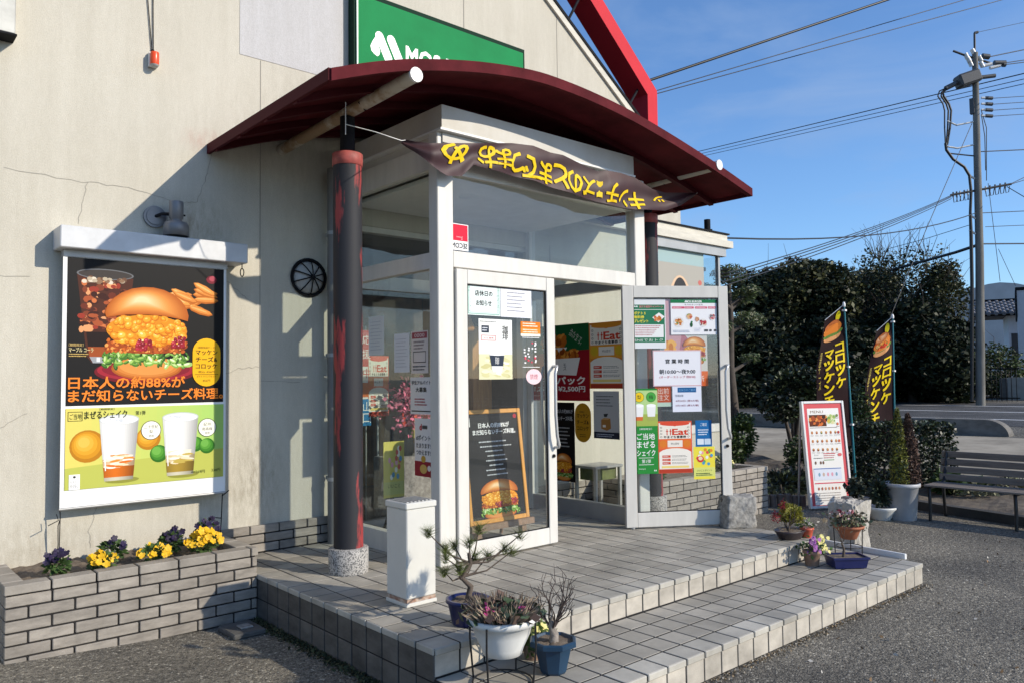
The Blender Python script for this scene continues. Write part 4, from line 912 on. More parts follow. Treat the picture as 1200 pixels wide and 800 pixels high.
# left side glass
def side_poster(label, w, h, y, z, base, draw, x=3.2855, name='poster', cat='poster'): return poster(name, label, w, h, (x, y*1.0135+.012, 1.6+(z-1.6)*1.0135), -math.pi/2, base, draw, cat=cat)
def d_(S): S.rect(.05, .82, .95, .97, 'a05058', 1); S.text('0000', .5, .85, .09, 'f0e0e0', 2, 'c', width=.6); S.lines(.15, .55, .85, .78, 3, '9a8a88', 2, 2); S.frame(.12, .25, .88, .52, .006, '4a4a4a', 2); S.lines(.1, .05, .9, .2, 2, '6a6a6a', 2, 5)
side_poster('narrow sign with a red band at the top of the side glass', .215, .309, 4.786, 1.653, 'e6dcd6', d_)
def d_(S): S.text('学生アルバイト', .5, .80, .11, '1c1c1c', 2, 'c', width=.88, bold=.02); S.text('大募集', .5, .60, .13, '1c1c1c', 2, 'c', width=.5, bold=.02); S.lines(.2, .22, .8, .45, 3, 'b05058', 2, 3); S.rect(.05, .07, .95, .10, '303030', 2)
side_poster('white part-time staff recruiting notice on the side glass', .277, .270, 4.80, 1.358, 'ece9e6', d_)
def d_(S):
    S.rect(0, 0, 1, .26, '9a2030', 0); S.text('dポイント', .5, .62, .09, '2a2a2a', 2, 'c', width=.8, bold=.02); S.text('たまります!', .5, .49, .08, '2a2a2a', 2, 'c', width=.8, bold=.02); S.text('つかえます!', .5, .37, .08, '2a2a2a', 2, 'c', width=.8, bold=.02); S.text('d', .3, .80, .10, 'c02838', 2, bold=.04); S.lines(.45, .80, .75, .90, 1, '404040', 2, 3, .7); S.ell(.5, .30, .13, .06, 'c8a040', 1); S.ell(.5, .13, .2, .08, 'd8b060', 1); S.ell(.82, .15, .1, .05, 'e8e0d8', 1)
side_poster('white and red points card poster low on the side glass', .223, .42, 4.75, .915, 'eeeae6', d_)
def d_(S): S.lines(.1, .1, .9, .9, 9, 'b8bcc4', 2, 3, .2)
side_poster('pale sheet beside the red-banded sign on the side glass', .206, .292, 5.014, 1.663, 'e6e9ee', d_)
side_poster('pale blank sheet nearest the column on the side glass', .226, .307, 5.382, 1.801, 'e4e6e4', d_)

# right side glazing, seen through the doorway
def rg(label, w, h, y, z, base, draw, cat='poster', name='poster'): return poster(name, label, w, h, (5.434, y, z), -math.pi/2, base, draw, cat=cat)
def fries_pile(S, x0, x1, y0, y1, n, seed, cols, lay=2, rx=.05, ry=.03):
    g = random.Random(seed)
    for i in range(n): S.ell(g.uniform(x0, x1), g.uniform(y0, y1), rx*(.5+g.random()), ry*(.5+g.random()), g.choice(cols), lay+i*.01, 9, rot=g.uniform(0, 180))
ORN = ['b8621c', 'd07a28', '9a4a12', 'e0963c', 'c06a20', '8a400e']
def d_(S):
    S.rect(0, .66, 1, 1, '0f5a30', 0); S.poly([(0, .62), (1, .66), (1, .70), (0, .66)], '0f5a30', .5)
    fries_pile(S, .28, .62, .68, .84, 50, 1, ORN); S.poly([(.25, .70), (.66, .70), (.60, .60), (.30, .60)], 'e8e4de', 2.8); fries_pile(S, .40, .78, .52, .64, 60, 2, ORN, 3); S.poly([(.36, .55), (.86, .56), (.80, .33), (.40, .35)], 'ece8e2', 3.8); S.text('モス', .62, .40, .09, '3a3a3a', 4, 'c', vert=True, width=.05)
    S.text('チキンパック', .03, .215, .10, 'f4eee6', 5, width=.90, bold=.03); S.text('¥1,250円  ¥2,500円', .03, .115, .075, 'f4eee6', 5, width=.90, bold=.025); S.lines(.05, .05, .5, .08, 1, 'e8b0a8', 4, 2)
    S.text('みんなで\n分けよう!', .80, .78, .10, 'e8e4d8', 4, 'c', width=.22, rot=-35)
rg('green and red fried chicken pack poster on the far glass', .86, .737, 5.922, 1.388, '9c1422', d_)
def eat(S, dim=False):
    S.rect(.0, .0, 1, 1, 'd8862c' if dim else 'e05a3c', 0); S.poly([(.03, .97), (.03, .66), (.97, .66), (.97, .97), (.5, .90)], 'f0e8da', 1); S.ell(.5, .950, .44, .042, 'e0922c' if dim else 'dc5038', 1.3)
    S.text('Eat', .66, .735, .115, 'd2462c', 2, 'c', width=.46, bold=.03)
    for x in (.26, .36): S.rect(x, .73, x+.025, .85, 'd2462c', 2); S.rect(x-.02, .80, x+.045, .815, 'd2462c', 2)
    S.text('やまぐち食事券', .5, .672, .048, '202020', 2, 'c', width=.66, bold=.03)
    for x in (.10, .90):
        for y in (.70, .76, .82, .88): S.ell(x, y, .04, .022, 'f0e8da', 1.6); S.ell(x, y, .03, .017, '4a4a4a', 1.8); S.ell(x, y, .02, .011, 'f0e8da', 1.9)
    S.rect(.03, .46, .97, .655, 'e8a030' if dim else 'e87038', 1); S.rect(.28, .50, .72, .63, 'f0e8dc', 2); S.text('申込受付', .5, .545, .04, '404040', 3, 'c'); S.ell(.15, .565, .11, .07, 'd8b028' if dim else 'e08030', 2); S.ell(.85, .565, .11, .07, 'd8b028' if dim else 'e08030', 2)
    S.poly([(.03, .08), (.97, .08), (.97, .40)]+[(.5+.47*math.cos(R(a)), .38+.10*math.sin(R(a))) for a in range(20, 161, 20)]+[(.03, .40)], 'f2ece0', 1.5)
    for y in (.17, .235, .30): S.rect(.12, y, .36, y+.045, 'd04a30', 2); S.lines(.14, y+.01, .34, y+.035, 1, 'f6e8e0', 2.5, 2); S.lines(.40, y, .92, y+.045, 2, '404040', 2, int(y*100), .35)
    S.rect(.1, .10, .9, .14, 'f0d880', 2); S.rect(.03, .01, .97, .07, 'b8402c', 1)
rg('orange dining voucher poster on the far glass', .43, .613, 5.061, 1.505, 'd8862c', lambda S: eat(S, True))
def d_(S):
    S.text('日本人の約88%が', .95, .86, .055, 'd8d8d8', 2, 'r', width=.6); S.text('まだ知らないチーズ料理。', .95, .77, .055, 'd8d8d8', 2, 'r', width=.85); S.lines(.4, .42, .85, .70, 6, 'b0b0b0', 2, 3, .35); S.burger(.62, .18, .6, .36, 4, 2, False)
rg('black burger poster on the far glass under the chicken pack poster', .415, .763, 5.685, .608, '0e0e10', d_)
tt = thing('sticker', 'gold oval burger sticker on the far glass', 'sticker', (5.434, 5.266, .997), -math.pi/2); S = Sheet(.212, .371); oval(S, 0, 1, 0, 1, 'c08a1c', 0)
for y, b in ((.62, 'マッケン'), (.46, 'チーズ&'), (.30, 'コロッケ')): S.text(b, .5, y, .11, '2a1a08', 2, 'c', width=.72, bold=.02)
S.lines(.3, .75, .7, .80, 1, '2a1a08', 2, 2); S.lines(.3, .12, .7, .22, 2, '2a1a08', 2, 4, .4); stuff(S.mb.build('print', tt))
def d_(S):
    S.lines(.12, .66, .8, .92, 4, '404448', 2, 3, .3); S.poly([(.30, .40), (.42, .44), (.66, .43), (.68, .22), (.52, .17), (.30, .21)], 'a8763c', 2); S.poly([(.30, .40), (.42, .44), (.66, .43), (.56, .40)], 'c89a60', 3); S.poly([(.40, .52), (.58, .53), (.52, .46), (.42, .46)], '3a3a3c', 2.5); S.rect(.36, .24, .48, .29, 'ece8e0', 3); S.rect(0, .0, 1, .14, '2a3040', 1); S.lines(.1, .03, .9, .11, 2, 'c0c8d8', 2, 2, .4)
rg('grey bread loaf poster on the far glass', .315, .438, 5.02, 1.044, 'b8b9ba', d_)

# open door leaf: flyers are stuck to its glass
def lfp(label, u0, u1, z0, z1, base, draw, back=False, tilt=0.0, cat='poster'):
    n = Vector((LU.y, -LU.x, 0)); yoff = .028 if back else .0185
    p = LA+LU*u0-n*yoff; p.z = z0
    return poster('flyer', label, u1-u0, z1-z0, p, LRZ, base, draw, cat='flyer', ry=tilt)
def d_(S):
    S.rect(.02, .12, .97, .88, '2c7a58', .5); S.poly([(.06, .83), (.09, .87), (.12, .83), (.15, .87), (.18, .83)], 'f2f2f2', 2); S.text('友だち追加キャンペーン', .22, .82, .045, 'e88a90', 2, width=.70, bold=.02); S.rect(.05, .775, .95, .785, 'e8eee8', 2)
    for y, b, w_ in ((.68, 'ポテト S', .34), (.60, '無料券', .30), (.52, 'プレゼント', .42)): S.text(b, .06, y, .06, 'f2e24a', 2, width=w_, bold=.025)
    S.poly([(.60, .62), (.80, .72), (.97, .64), (.78, .52)], 'f2f0ea', 2); fries_pile(S, .68, .84, .56, .64, 20, 3, ['d8863c', 'c46a30', 'e8a060', 'd07048'], 2.5, .05, .02)
    S.rect(.07, .22, .93, .48, 'eef0ee', 2); S.lines(.09, .36, .91, .47, 3, 'b84858', 3, 2, .4); S.lines(.09, .25, .68, .36, 3, 'b84858', 3, 5, .4); S.text('SNSでおトク', .06, .145, .05, 'eef2ee', 2, width=.85)
lfp('green free-fries coupon flyer at the top left of the open door', .089, .394, 1.854, 2.287, 'e6e9ea', d_)
def d_(S):
    S.rect(0, .90, 1, 1, '1f7a4c', 1); S.text('MOS BURGER', .5, .915, .06, 'f2f4f2', 2, 'c', width=.36, bold=.03); S.poly([(.30, .92), (.32, .97), (.335, .92), (.355, .97), (.37, .92)], 'f2f4f2', 2); S.text('モスのネット注文', .5, .83, .045, '404040', 2, 'c', width=.4)
    for a, b in ((.03, .30), (.31, .50), (.53, .79), (.81, .98)): S.rect(a, .74, b, .80, 'd85a78', 2); S.lines(a+.01, .75, b-.01, .79, 1, 'f8e4e8', 3, int(a*90), .4)
    for i, (x, y, r) in enumerate(((.17, .36, .11), (.40, .52, .07), (.57, .44, .045), (.70, .34, .085), (.90, .50, .07))):
        S.ell(x, y, r, r*1.35, 'e6e2de', 2, 20); fries_pile(S, x-r*.6, x+r*.6, y-r*.7, y+r*.7, 26, i, [['c87a40', 'b05c28', 'e0a468', '6a8a3c'], ['c86a50', '7a9a4c', 'e0b080'], ['d0a080', 'b87a58'], ['a83038', 'c04850', 'e0c0a8', '7c2028'], ['c04850', '707478', 'd0a0a0']][i], 2.4, .022, .03)
    S.ell(.44, .28, .03, .07, '2a5a38', 2.5); S.ell(.45, .36, .02, .03, '3a7a48', 2.6); S.lines(.04, .06, .42, .14, 2, 'a8b4c8', 2, 4, .5); S.lines(.5, .08, .66, .2, 3, 'b0b8d0', 2, 6, .3)
    for x, w_ in ((.72, .08), (.83, .05), (.93, .05)): S.rect(x, .09, x+w_, .15, '505458', 2)
lfp('white online-order menu flyer with a green header on the open door', .442, .866, 1.972, 2.281, 'f0f0f2', d_)
def d_(S):
    S.rect(0, .18, 1, 1, 'e8dfd8', 0); S.poly([(.0, .2), (.0, 1), (.35, 1), (.45, .6), (.30, .2)], 'e0a8b0', 1); S.poly([(.30, .2), (.42, .62), (.55, .55), (.48, .25)], 'c87888', 1.5); fries_pile(S, .02, .25, .3, .5, 20, 3, ['e0963c', 'd07a28', 'f0b050'], 2, .07, .03); S.burger(.70, .40, .55, .34, 6, 2, False); S.rect(.7, 0, 1, .17, 'e2601c', 1.2); S.text('新', .85, .05, .07, 'f6e8dc', 2, 'c'); S.rect(.0, .0, .7, .17, 'e2601c', 1)
lfp('burger poster behind the other flyers on the open door', .375, .773, 1.523, 2.288, 'e8dfd8', d_, back=True)
def d_(S): S.text('営 業 時 間', .5, .63, .12, '222222', 2, 'c', width=.48, bold=.02); S.text('朝10:00～夜9:00', .5, .34, .13, '222222', 2, 'c', width=.74, bold=.012); S.text('(オーダーストップ 夜8:50)', .5, .21, .085, 'c04858', 2, 'c', width=.74); S.frame(.004, .006, .996, .994, .005, 'd89aa0', 1)
lfp('white opening-hours sheet in the middle of the open door', .269, .712, 1.524, 1.838, 'ebebf0', d_)
def d_(S):
    S.rect(0, .0, 1, .56, '2c8c3c', 0); S.rect(0, .56, 1, .98, 'b8d890', .3); S.rect(0, .56, 1, .70, 'a8b858', .6)
    for x, c in ((.26, 'f2cc28'), (.74, '4ca848')): S.ell(x, .90, .20, .06, '3a6a30', 1.2, 24); S.ell(x, .90, .185, .055, c, 1.4, 24); S.text('梨' if x < .5 else '梅', x, .875, .05, '2a3a20', 2, 'c')
    for x, c in ((.25, 'd8703c'), (.74, 'a8b060')): S.poly([(x-.19, .80), (x+.19, .80), (x+.14, .64), (x-.14, .64)], 'f2f2f0', 1.5); S.poly([(x-.15, .67), (x+.15, .67), (x+.135, .625), (x-.135, .625)], c, 1.7); S.ell(x, .80, .19, .02, 'ffffff', 1.8)
    S.text('［期間限定］', .5, .515, .022, 'f0f6ee', 2, 'c', width=.5); S.text('ご当地', .5, .40, .075, 'f4f8f2', 2, 'c', width=.72, bold=.012); S.text('まぜる', .5, .305, .075, 'f4f8f2', 2, 'c', width=.72, bold=.012); S.text('シェイク', .5, .21, .07, 'f4f8f2', 2, 'c', width=.74, bold=.012)
    S.rect(.2, .185, .8, .19, 'f4f8f2', 2); S.text('第1弾', .5, .125, .045, 'f4f8f2', 2, 'c', width=.36); S.rect(.2, .105, .8, .11, 'f4f8f2', 2); S.poly([(.80, .03), (.83, .05), (.86, .03), (.89, .05), (.92, .03)], 'f4f8f2', 2); S.text('Iwatani', .2, .05, .02, 'd0e8d0', 2)
lfp('tall green shake poster at the left edge of the open door', .081, .303, .770, 1.506, '2c8c3c', d_)
lfp('red and white dining voucher flyer low on the open door', .300, .609, .770, 1.220, 'f2ece4', eat)
def d_(S): S.rect(.03, .02, .97, .98, '1a6aa8', 1); S.text('ご確認', .5, .78, .12, 'e4eef6', 2, 'c', width=.4); S.lines(.15, .42, .85, .68, 3, 'e0ecf6', 2, 2, .5); S.rect(.1, .08, .5, .30, 'dce6ee', 2); S.rect(.54, .08, .92, .30, 'c8d8e6', 2)
lfp('small blue flyer on the right of the open door', .643, .792, .992, 1.222, '1a6aa8', d_)
def d_(S):
    g = random.Random(6)
    for i in range(16): S.ell(g.uniform(.12, .88), g.uniform(.45, .92), .07, .05, g.choice(['e05a4c', '4ca0c8', 'f0a0b0', '60a848', 'e89038', 'f2f2e8']), 1+i*.05, 12)
    S.ell(.32, .62, .16, .10, 'd8383c', 2); S.ell(.32, .64, .10, .06, 'f2d8b0', 2.4); S.rect(0, .08, 1, .36, 'dde07c', .5); S.text('いいことポイント', .5, .24, .06, '3a4a2a', 2, 'c', width=.7); S.lines(.1, .10, .9, .20, 2, '3a5a3a', 2, 3, .6)
lfp('yellow cartoon flyer at the lower right of the open door', .621, .816, .710, .992, 'efe04c', d_)
def d_(S): S.rect(.18, .76, .82, .95, '1c5c94', 1); S.text('店休日のご案内', .5, .80, .10, '7ab0dc', 2, 'c', width=.58); S.text('令和3年', .08, .58, .10, '505868', 2, width=.3); S.text('4月20日 (第3火曜)', .10, .38, .09, '904858', 2, width=.8); S.text('5月18日 (第3火曜)', .10, .20, .09, '904858', 2, width=.8)
lfp('pale blue holiday notice under the opening hours on the open door', .441, .706, 1.299, 1.523, 'e3e6f2', d_)
def d_(S): S.text('出前\n注文', .5, .30, .6, 'f4dccc', 2, 'c', width=.7); S.rect(0, 0, 1, .2, 'd8ead8', 1)
lfp('small orange flyer left of the holiday notice on the open door', .287, .434, 1.348, 1.526, 'de5a2c', d_, back=True)

# annex window poster
def d_(S):
    S.rect(0, .80, 1, 1, '9cb4b4', .5); S.text('食べや', .10, .28, .42, 'b87060', 2, vert=True, width=.075); S.text('運べば', .015, .28, .42, 'b87060', 2, vert=True, width=.075); g = random.Random(5)
    S.ell(.55, .2, .22, .45, 'd8b898', 1, 24); S.ell(.55, .22, .165, .40, '3a3838', 1.5, 24, 0, 180); S.ell(.92, .58, .035, .035, 'c06a60', 2); S.poly([(0, 0), (1, 0), (1, .25), (0, .1)], 'd8b890', .8)
poster('poster', 'pale window poster with red vertical lettering in the annex window', 1.13, .95, (7.384, YW-.003, 2.25), 0, 'a8a49a', d_)

# chalkboard style burger board on an easel inside the vestibule
t = thing('menu_easel', 'black burger board in an orange frame on an easel behind the closed door', 'easel', (3.78, 4.78, .30), rx=R(-7))
bw, bh = .625, .90; z0 = .17
m = MB()
for a, b in (((0, 0, z0), (.035, .028, z0+bh)), ((bw-.035, 0, z0), (bw, .028, z0+bh)), ((.0351, 0, z0), (bw-.0351, .028, z0+.035)), ((.0351, 0, z0+bh-.035), (bw-.0351, .028, z0+bh))): m.cbox(a, b, mat('orange_frame', (.60, .27, .035), .4, var=.12, stretch=(4, 4, .5)), .004)
each(m, 'frame', t)
MB().box((.03, .01, z0+.03), (bw-.03, .02, z0+bh-.03), ink('16181c')).build('board', t)
S = Sheet(bw, bh); 
m0 = S.P; S.P = lambda x, y, l: (x*bw, .009-.0005*l, z0+y*bh)
S.text('日本人の約88%が', .53, .835, .045, 'f0f0ee', 2, 'c', width=.52, bold=.025); S.text('まだ知らないチーズ料理。', .53, .775, .045, 'f0f0ee', 2, 'c', width=.72, bold=.025)
g = random.Random(9)
for i, w_ in enumerate((.55, .52, .36, .30, .36, .26, .38, .36)): S.lines(.53-w_/2, .70-.042*i, .53+w_/2*1.1, .722-.042*i, 1, 'c8ccd0', 2, i, .55)
S.rect(.075, .85, .135, .93, 'e8e8e6', 2); S.ell(.90, .93, .03, .02, 'b02838', 2); S.burger(.52, .20, .66, .36, 8, 2.5, False); stuff(S.mb.build('print', t))
m = MB(); MWd = mat('brown_wood', (.20, .12, .07), .6, var=.25, vscale=5, stretch=(5, 5, 1))
m.box((-.01, -.03, z0-.05), (bw+.02, .06, z0-.001), MWd); m.build('ledge', t)
m = MB()
for x in (.06, .53): m.box((x, .0, 0.0), (x+.045, .05, z0-.05), MWd); m.tube([(x+.02, .06, z0+.62), (x+.02, .30, .045)], .016, MWd, 6)
each(m, 'leg', t)
# things inside the shop, seen through the side glass
t = thing('poster_stand', 'dining voucher poster on a stand inside the shop, left of the yellow poster', 'poster', (3.715, 6.2, .30))
MB().box((0, 0, .98), (.22, .004, 1.53), ink('c8652c')).build('sheet', t); S = Sheet(.22, .55); eat(S); S.mb.v = [(x, y, z+.98) for x, y, z in S.mb.v]; stuff(S.mb.build('print', t)); m = MB(); m.tube([(.11, .02, 0), (.11, .02, 1.5)], .012, M_alug, 8); m.lathe([(.13, 0), (.12, .02), (.01, .03)], M_alug, 16, (.11, .02, 0)); m.build('stand', t)
t = thing('poster_stand', 'yellow cartoon poster on a dark easel inside the shop', 'poster', (3.47, 5.55, .30))
MB().box((0, 0, .34), (.20, .004, .80), ink('c9c060')).build('sheet', t); S = Sheet(.2, .46); g = random.Random(6)
for i in range(16): S.ell(g.uniform(.15, .85), g.uniform(.35, .92), .07, .05, g.choice(['d05a4c', '4c90b8', 'e0a0b0', 'f0f0e0']), 1+i*.05, 12)
S.rect(0, .05, 1, .28, 'b8bc70', .5); S.text('いいこと', .5, .17, .07, '3a4a2a', 2, 'c', width=.6); S.mb.v = [(x, y, z+.34) for x, y, z in S.mb.v]; stuff(S.mb.build('print', t))
m = MB(); m.tube([(.1, .03, 0), (.1, .03, .9)], .014, M_dark, 8); m.tube([(.1, .03, .28), (-.08, -.05, 0)], .012, M_dark, 6); m.tube([(.1, .03, .28), (.28, -.05, 0)], .012, M_dark, 6); m.build('easel_leg', t)
t = thing('vertical_banner', 'narrow red, white and blue banner inside the shop beside the column', 'banner', (3.655, 6.2, .30))
m = MB(); m.box((0, 0, .9), (.09, .004, 1.76), ink('e8e4e0')); m.build('sheet', t); S = Sheet(.09, .86); S.rect(0, .62, 1, 1, 'c03a34', 1); S.rect(0, .30, 1, .45, 'd87030', 1); S.rect(0, 0, 1, .28, '2a7ab0', 1)
for y, b in ((.85, '応'), (.70, '援'), (.50, '中'), (.15, '山'), (.03, '口')): S.text(b, .5, y, .10, 'f4f0ec' if y > .6 or y < .3 else 'c03a34', 2, 'c')
S.mb.v = [(x, y, z+.9) for x, y, z in S.mb.v]; stuff(S.mb.build('print', t)); m = MB(); m.tube([(.045, .015, 0), (.045, .015, 1.8)], .008, M_alug, 6); m.lathe([(.1, 0), (.1, .02), (.005, .03)], M_alug, 14, (.045, .015, 0)); m.build('stand', t)
t = thing('flower_arrangement', 'pink artificial cherry blossom in a dark vase inside the shop', 'flowers', (4.02, 6.05, .30))
m = MB(); m.box((-.25, -.12, 0), (.3, .15, .62), mat('gingham_cloth', (.12, .11, .10), .9, col2=(.30, .28, .27), vscale=30)); m.lathe([(.06, .62), (.08, .7), (.05, .82), (.06, .88)], M_dark, 16); m.build('vase_table', t)
rg_ = np.random.default_rng(3); P = rg_.normal(size=(500, 3))*np.array([.10, .08, .12])+np.array([.03, -.05, 1.08]); link('blossom', leaf_mesh('blossom', P, .035, [mat('pink_blossom', (.62, .16, .25), .7, island=.4)], 3, aspect=.9), t)
t = thing('display_board', 'red and yellow campaign board inside the shop behind the blossom', 'board', (4.15, 6.3, .30))
m = MB(); m.box((0, 0, .75), (.5, .02, 1.0), ink('d8402c')); m.box((0, -.002, .75), (.5, -.0005, .84), ink('e8c828')); m.build('sheet', t); S = Sheet(.5, .25); S.text('エコバッグ', .1, .55, .25, 'f6ece0', 2, width=.6, bold=.02); S.mb.v = [(x, y, z+.75) for x, y, z in S.mb.v]; stuff(S.mb.build('print', t))
m = MB(); m.box((.02, .03, 0), (.06, .06, .95), M_alug); m.box((.44, .03, 0), (.48, .06, .95), M_alug); each(m, 'leg', t)

# ================================================================== banner hanging under the canopy
M_ban = mat('maroon_cloth', (.040, .013, .017), .6, var=.25, vscale=4)
BP = [at(472, 165, 5.2), at(500, 172, 5.25), at(545, 170, 5.35), at(590, 175, 5.5), at(640, 188, 5.65), at(690, 203, 5.85), at(735, 216, 6.05), at(770, 235, 6.15), at(812, 228, 6.2)]
t = thing('hanging_banner', 'twisted maroon cloth banner with yellow lettering upside down under the canopy', 'banner', BP[0])
# centre line along the fascia front and half-widths (top, bottom)
CL = []
for px, pt, pb, yw in ((470, 163, 168, 4.48), (486, 166, 178, 4.42), (505, 168, 194, 4.37), (525, 168, 206, 4.36), (540, 168, 207, 4.355), (556, 168, 193, 4.35), (575, 168, 199, 4.35), (600, 168, 206, 4.35), (625, 171, 212, 4.345), (645, 179, 219, 4.35), (660, 182, 224, 4.34), (676, 190, 229, 4.35), (700, 201, 237, 4.35), (712, 200, 240, 4.33), (728, 203, 243, 4.33), (745, 209, 246, 4.34), (765, 222, 246, 4.36), (780, 226, 247, 4.38), (797, 226, 241, 4.40), (814, 226, 231, 4.42)):
    def hit(px, py, y):
        v = at(px, py, 1)-CAM; return CAM+v*((y-CAM.y)/v.y)
    CL.append((px, hit(px, pt, yw), hit(px, pb, yw)))
vs = []; fs = []; nv = 24
def cl(i): return CL[i]
dense = []
for i in range(len(CL)-1):
    for k in range(6):
        u = k/6; dense.append((CL[i][0]*(1-u)+CL[i+1][0]*u, CL[i][1].lerp(CL[i+1][1], u), CL[i][2].lerp(CL[i+1][2], u)))
dense.append(CL[-1])
def ban(i, v, off=0.0):
    px, a, b = dense[i]; p = a.lerp(b, v); fold = .024*math.sin(px*.062+v*3.4)*math.sin(v*math.pi)+.010*math.sin(px*.15+2*v)*v
    return p+Vector((0, -fold-off, 0))-BP[0]
for i in range(len(dense)):
    for j in range(nv+1): vs.append(ban(i, j/nv))
for i in range(len(dense)-1):
    for j in range(nv): a = i*(nv+1)+j; fs.append((a, a+1, a+nv+2, a+nv+1))
m = MB(); m.add(vs, fs, M_ban, True); m.build('cloth', t)
m = MB(); e0 = at(405, 146, 5.15)-BP[0]
m.tube([e0, at(440, 155, 5.12)-BP[0], at(470, 165, 5.15)-BP[0], Vector((0, 0, 0)), ban(2, .05)], .003, M_white, 5); m.tube([at(405, 120, 5.15)-BP[0], at(405, 158, 5.15)-BP[0]], .003, M_white, 5)
m.tube([ban(len(dense)-1, .3), ban(len(dense)-1, .3)+Vector((.12, .05, .04))], .003, M_white, 5); m.build('cord', t)
MYl = ink('ecc81c'); MBp = MB()
def wrap_text(ch, i0, i1, v0, v1):
    V_, F_, x0, x1, y0, y1 = glyphs(ch, 0.0, 2)
    H, W_ = y1-y0, x1-x0
    for n_, (ex, ey) in enumerate(((-.022, -.022), (.022, -.022), (-.022, .022), (.022, .022), (0, 0))):
        pts = []
        for (x, y) in V_:
            u = 1-(x-x0)/W_+ex; v = min(1.02, max(0, v0+(v1-v0)*((y-y0)/H+ey)))          # upside down: text rotated by 180 degrees
            fi = i0+(i1-i0)*u; k = max(0, min(int(fi), len(dense)-2)); q = ban(k, v, .0075+.0001*n_).lerp(ban(k+1, v, .0075+.0001*n_), fi-k); pts.append(q)
        MBp.add(pts, F_, MYl)
def idx(px):
    for i in range(len(dense)-1):
        if dense[i][0] <= px <= dense[i+1][0]: return i+(px-dense[i][0])/(dense[i+1][0]-dense[i][0])
    return len(dense)-1.01
for ch, px0, px1, v0, v1 in (('め', 515, 548, .02, .62), ('お', 561, 581, .12, .95), ('ま', 581, 597, .20, .85), ('つ', 597, 612, .28, .88), ('で', 611, 634, .32, .95), ('ま', 632, 648, .35, .95), ('と', 650, 666, .28, .92), ('の', 666, 681, .30, .95), ('ズ', 682, 696, .35, .92), ('ー', 698, 704, .34, .86), ('チ', 708, 724, .36, .94), ('ン', 726, 736, .45, .95), ('キ', 738, 755, .45, .98), ('ッ', 767, 779, .25, .55)):
    wrap_text(ch, idx(px0), idx(px1), v0, v1)
stuff(MBp.build('lettering', t))
# ================================================================== things on the steps
ZP = ZU+.001; ZS = ZL+.001
def on(px, py, z):
    v = at(px, py, 1)-CAM; return CAM+v*((z-CAM.z)/v.z)
# ash bin pillar
t = thing('ash_bin', 'square off-white metal ash bin pillar with a rusty foot in front of the door', 'bin', (2.54, 3.82, ZP))
M_bin = mat('bin_enamel', (.60, .59, .54), .45, var=.06, vscale=3); M_rust = mat('rust', (.22, .07, .025), .85, col2=(.5, .42, .34), vscale=24, detail=7)
MB().cbox((0, 0, .042), (.205, .215, .555), M_bin, .006).build('body', t); MB().box((.003, .003, .022), (.202, .212, .0415), M_rust).build('rusty_band', t); MB().cbox((-.004, -.004, 0), (.209, .219, .0215), M_bin, .003).build('foot', t)
m = MB(); m.cbox((-.006, -.006, .556), (.211, .221, .592), M_bin, .005); m.build('lid', t); m = MB()
for i in range(7): m.box((.015+.027*i, .02, .5925), (.029+.027*i, .195, .598), M_alug)
each(m, 'grille', t)

M_terra = mat('terracotta', (.36, .12, .055), .7, var=.15, vscale=8); M_terra2 = mat('weathered_terracotta', (.30, .19, .13), .85, var=.3, vscale=9, bump=.2)
M_blue = mat('blue_glaze', (.012, .042, .085), .35, var=.2, vscale=5); M_navy = mat('navy_plastic', (.008, .014, .085), .35, var=.1); M_wpl = mat('white_plastic', (.66, .66, .63), .42, var=.08, vscale=6, stretch=(2, 2, .5))
M_gpot = mat('grey_white_pot', (.42, .43, .45), .5, var=.1); M_tray = mat('dark_bonsai_tray', (.035, .025, .028), .4); M_bark = mat('bark', (.085, .065, .05), .9, var=.4, vscale=18, bump=.5, bscale=40); M_twig = mat('dry_twig', (.30, .235, .17), .9, island=.45); M_twigd = mat('dark_twig', (.06, .045, .04), .9)
M_wire = mat('black_wire', (.012, .012, .013), .4)
def pot(t, prof, m, n=28, sx=1, sy=1, facets=False, soil=None, name='pot'):
    MB().lathe(prof, m, n, sx=sx, sy=sy, facets=facets).build(name, t)
    if soil:
        r, z = soil; mb = MB(); g = random.Random(3); vs = [(0, 0, z+.01)]+[(r*k/3*math.cos(a)*sx, r*k/3*math.sin(a)*sy, z+g.uniform(-.006, .008)) for k in (1, 2, 3) for a in [2*math.pi*i/16 for i in range(16)]]
        fs = [(0, 1+i, 1+(i+1) % 16) for i in range(16)]+[(1+k*16+i, 1+(k+1)*16+i, 1+(k+1)*16+(i+1) % 16, 1+k*16+(i+1) % 16) for k in (0, 1) for i in range(16)]
        mb.add(vs, fs, M_soil, True); mb.build('soil', t)
def twigs(mb, base, n, h, spread, r0, m, seed, depth=2, curl=.3):
    g = random.Random(seed)
    def grow(p, d, L_, r, dep):
        P = [p]; q = p; 
        for k in range(3):
            d = (d+Vector((g.uniform(-1, 1), g.uniform(-1, 1), g.uniform(-.4, .7)))*curl).normalized(); q = q+d*L_/3; P.append(q)
        mb.tube(P, [r, r*.85, r*.7, r*.5], m, 5, caps=False)
        if dep:
            for k in range(3):
                dd = (d+Vector((g.uniform(-1, 1), g.uniform(-1, 1), g.uniform(-.2, .9)))*.8).normalized(); grow(P[g.choice((1, 2, 3))], dd, L_*.62, r*.6, dep-1)
    for i in range(n):
        a = 2*math.pi*i/n+g.uniform(0, .8); d = Vector((math.cos(a)*spread, math.sin(a)*spread, 1)).normalized(); grow(Vector(base), d, h*g.uniform(.7, 1.1), r0, depth)
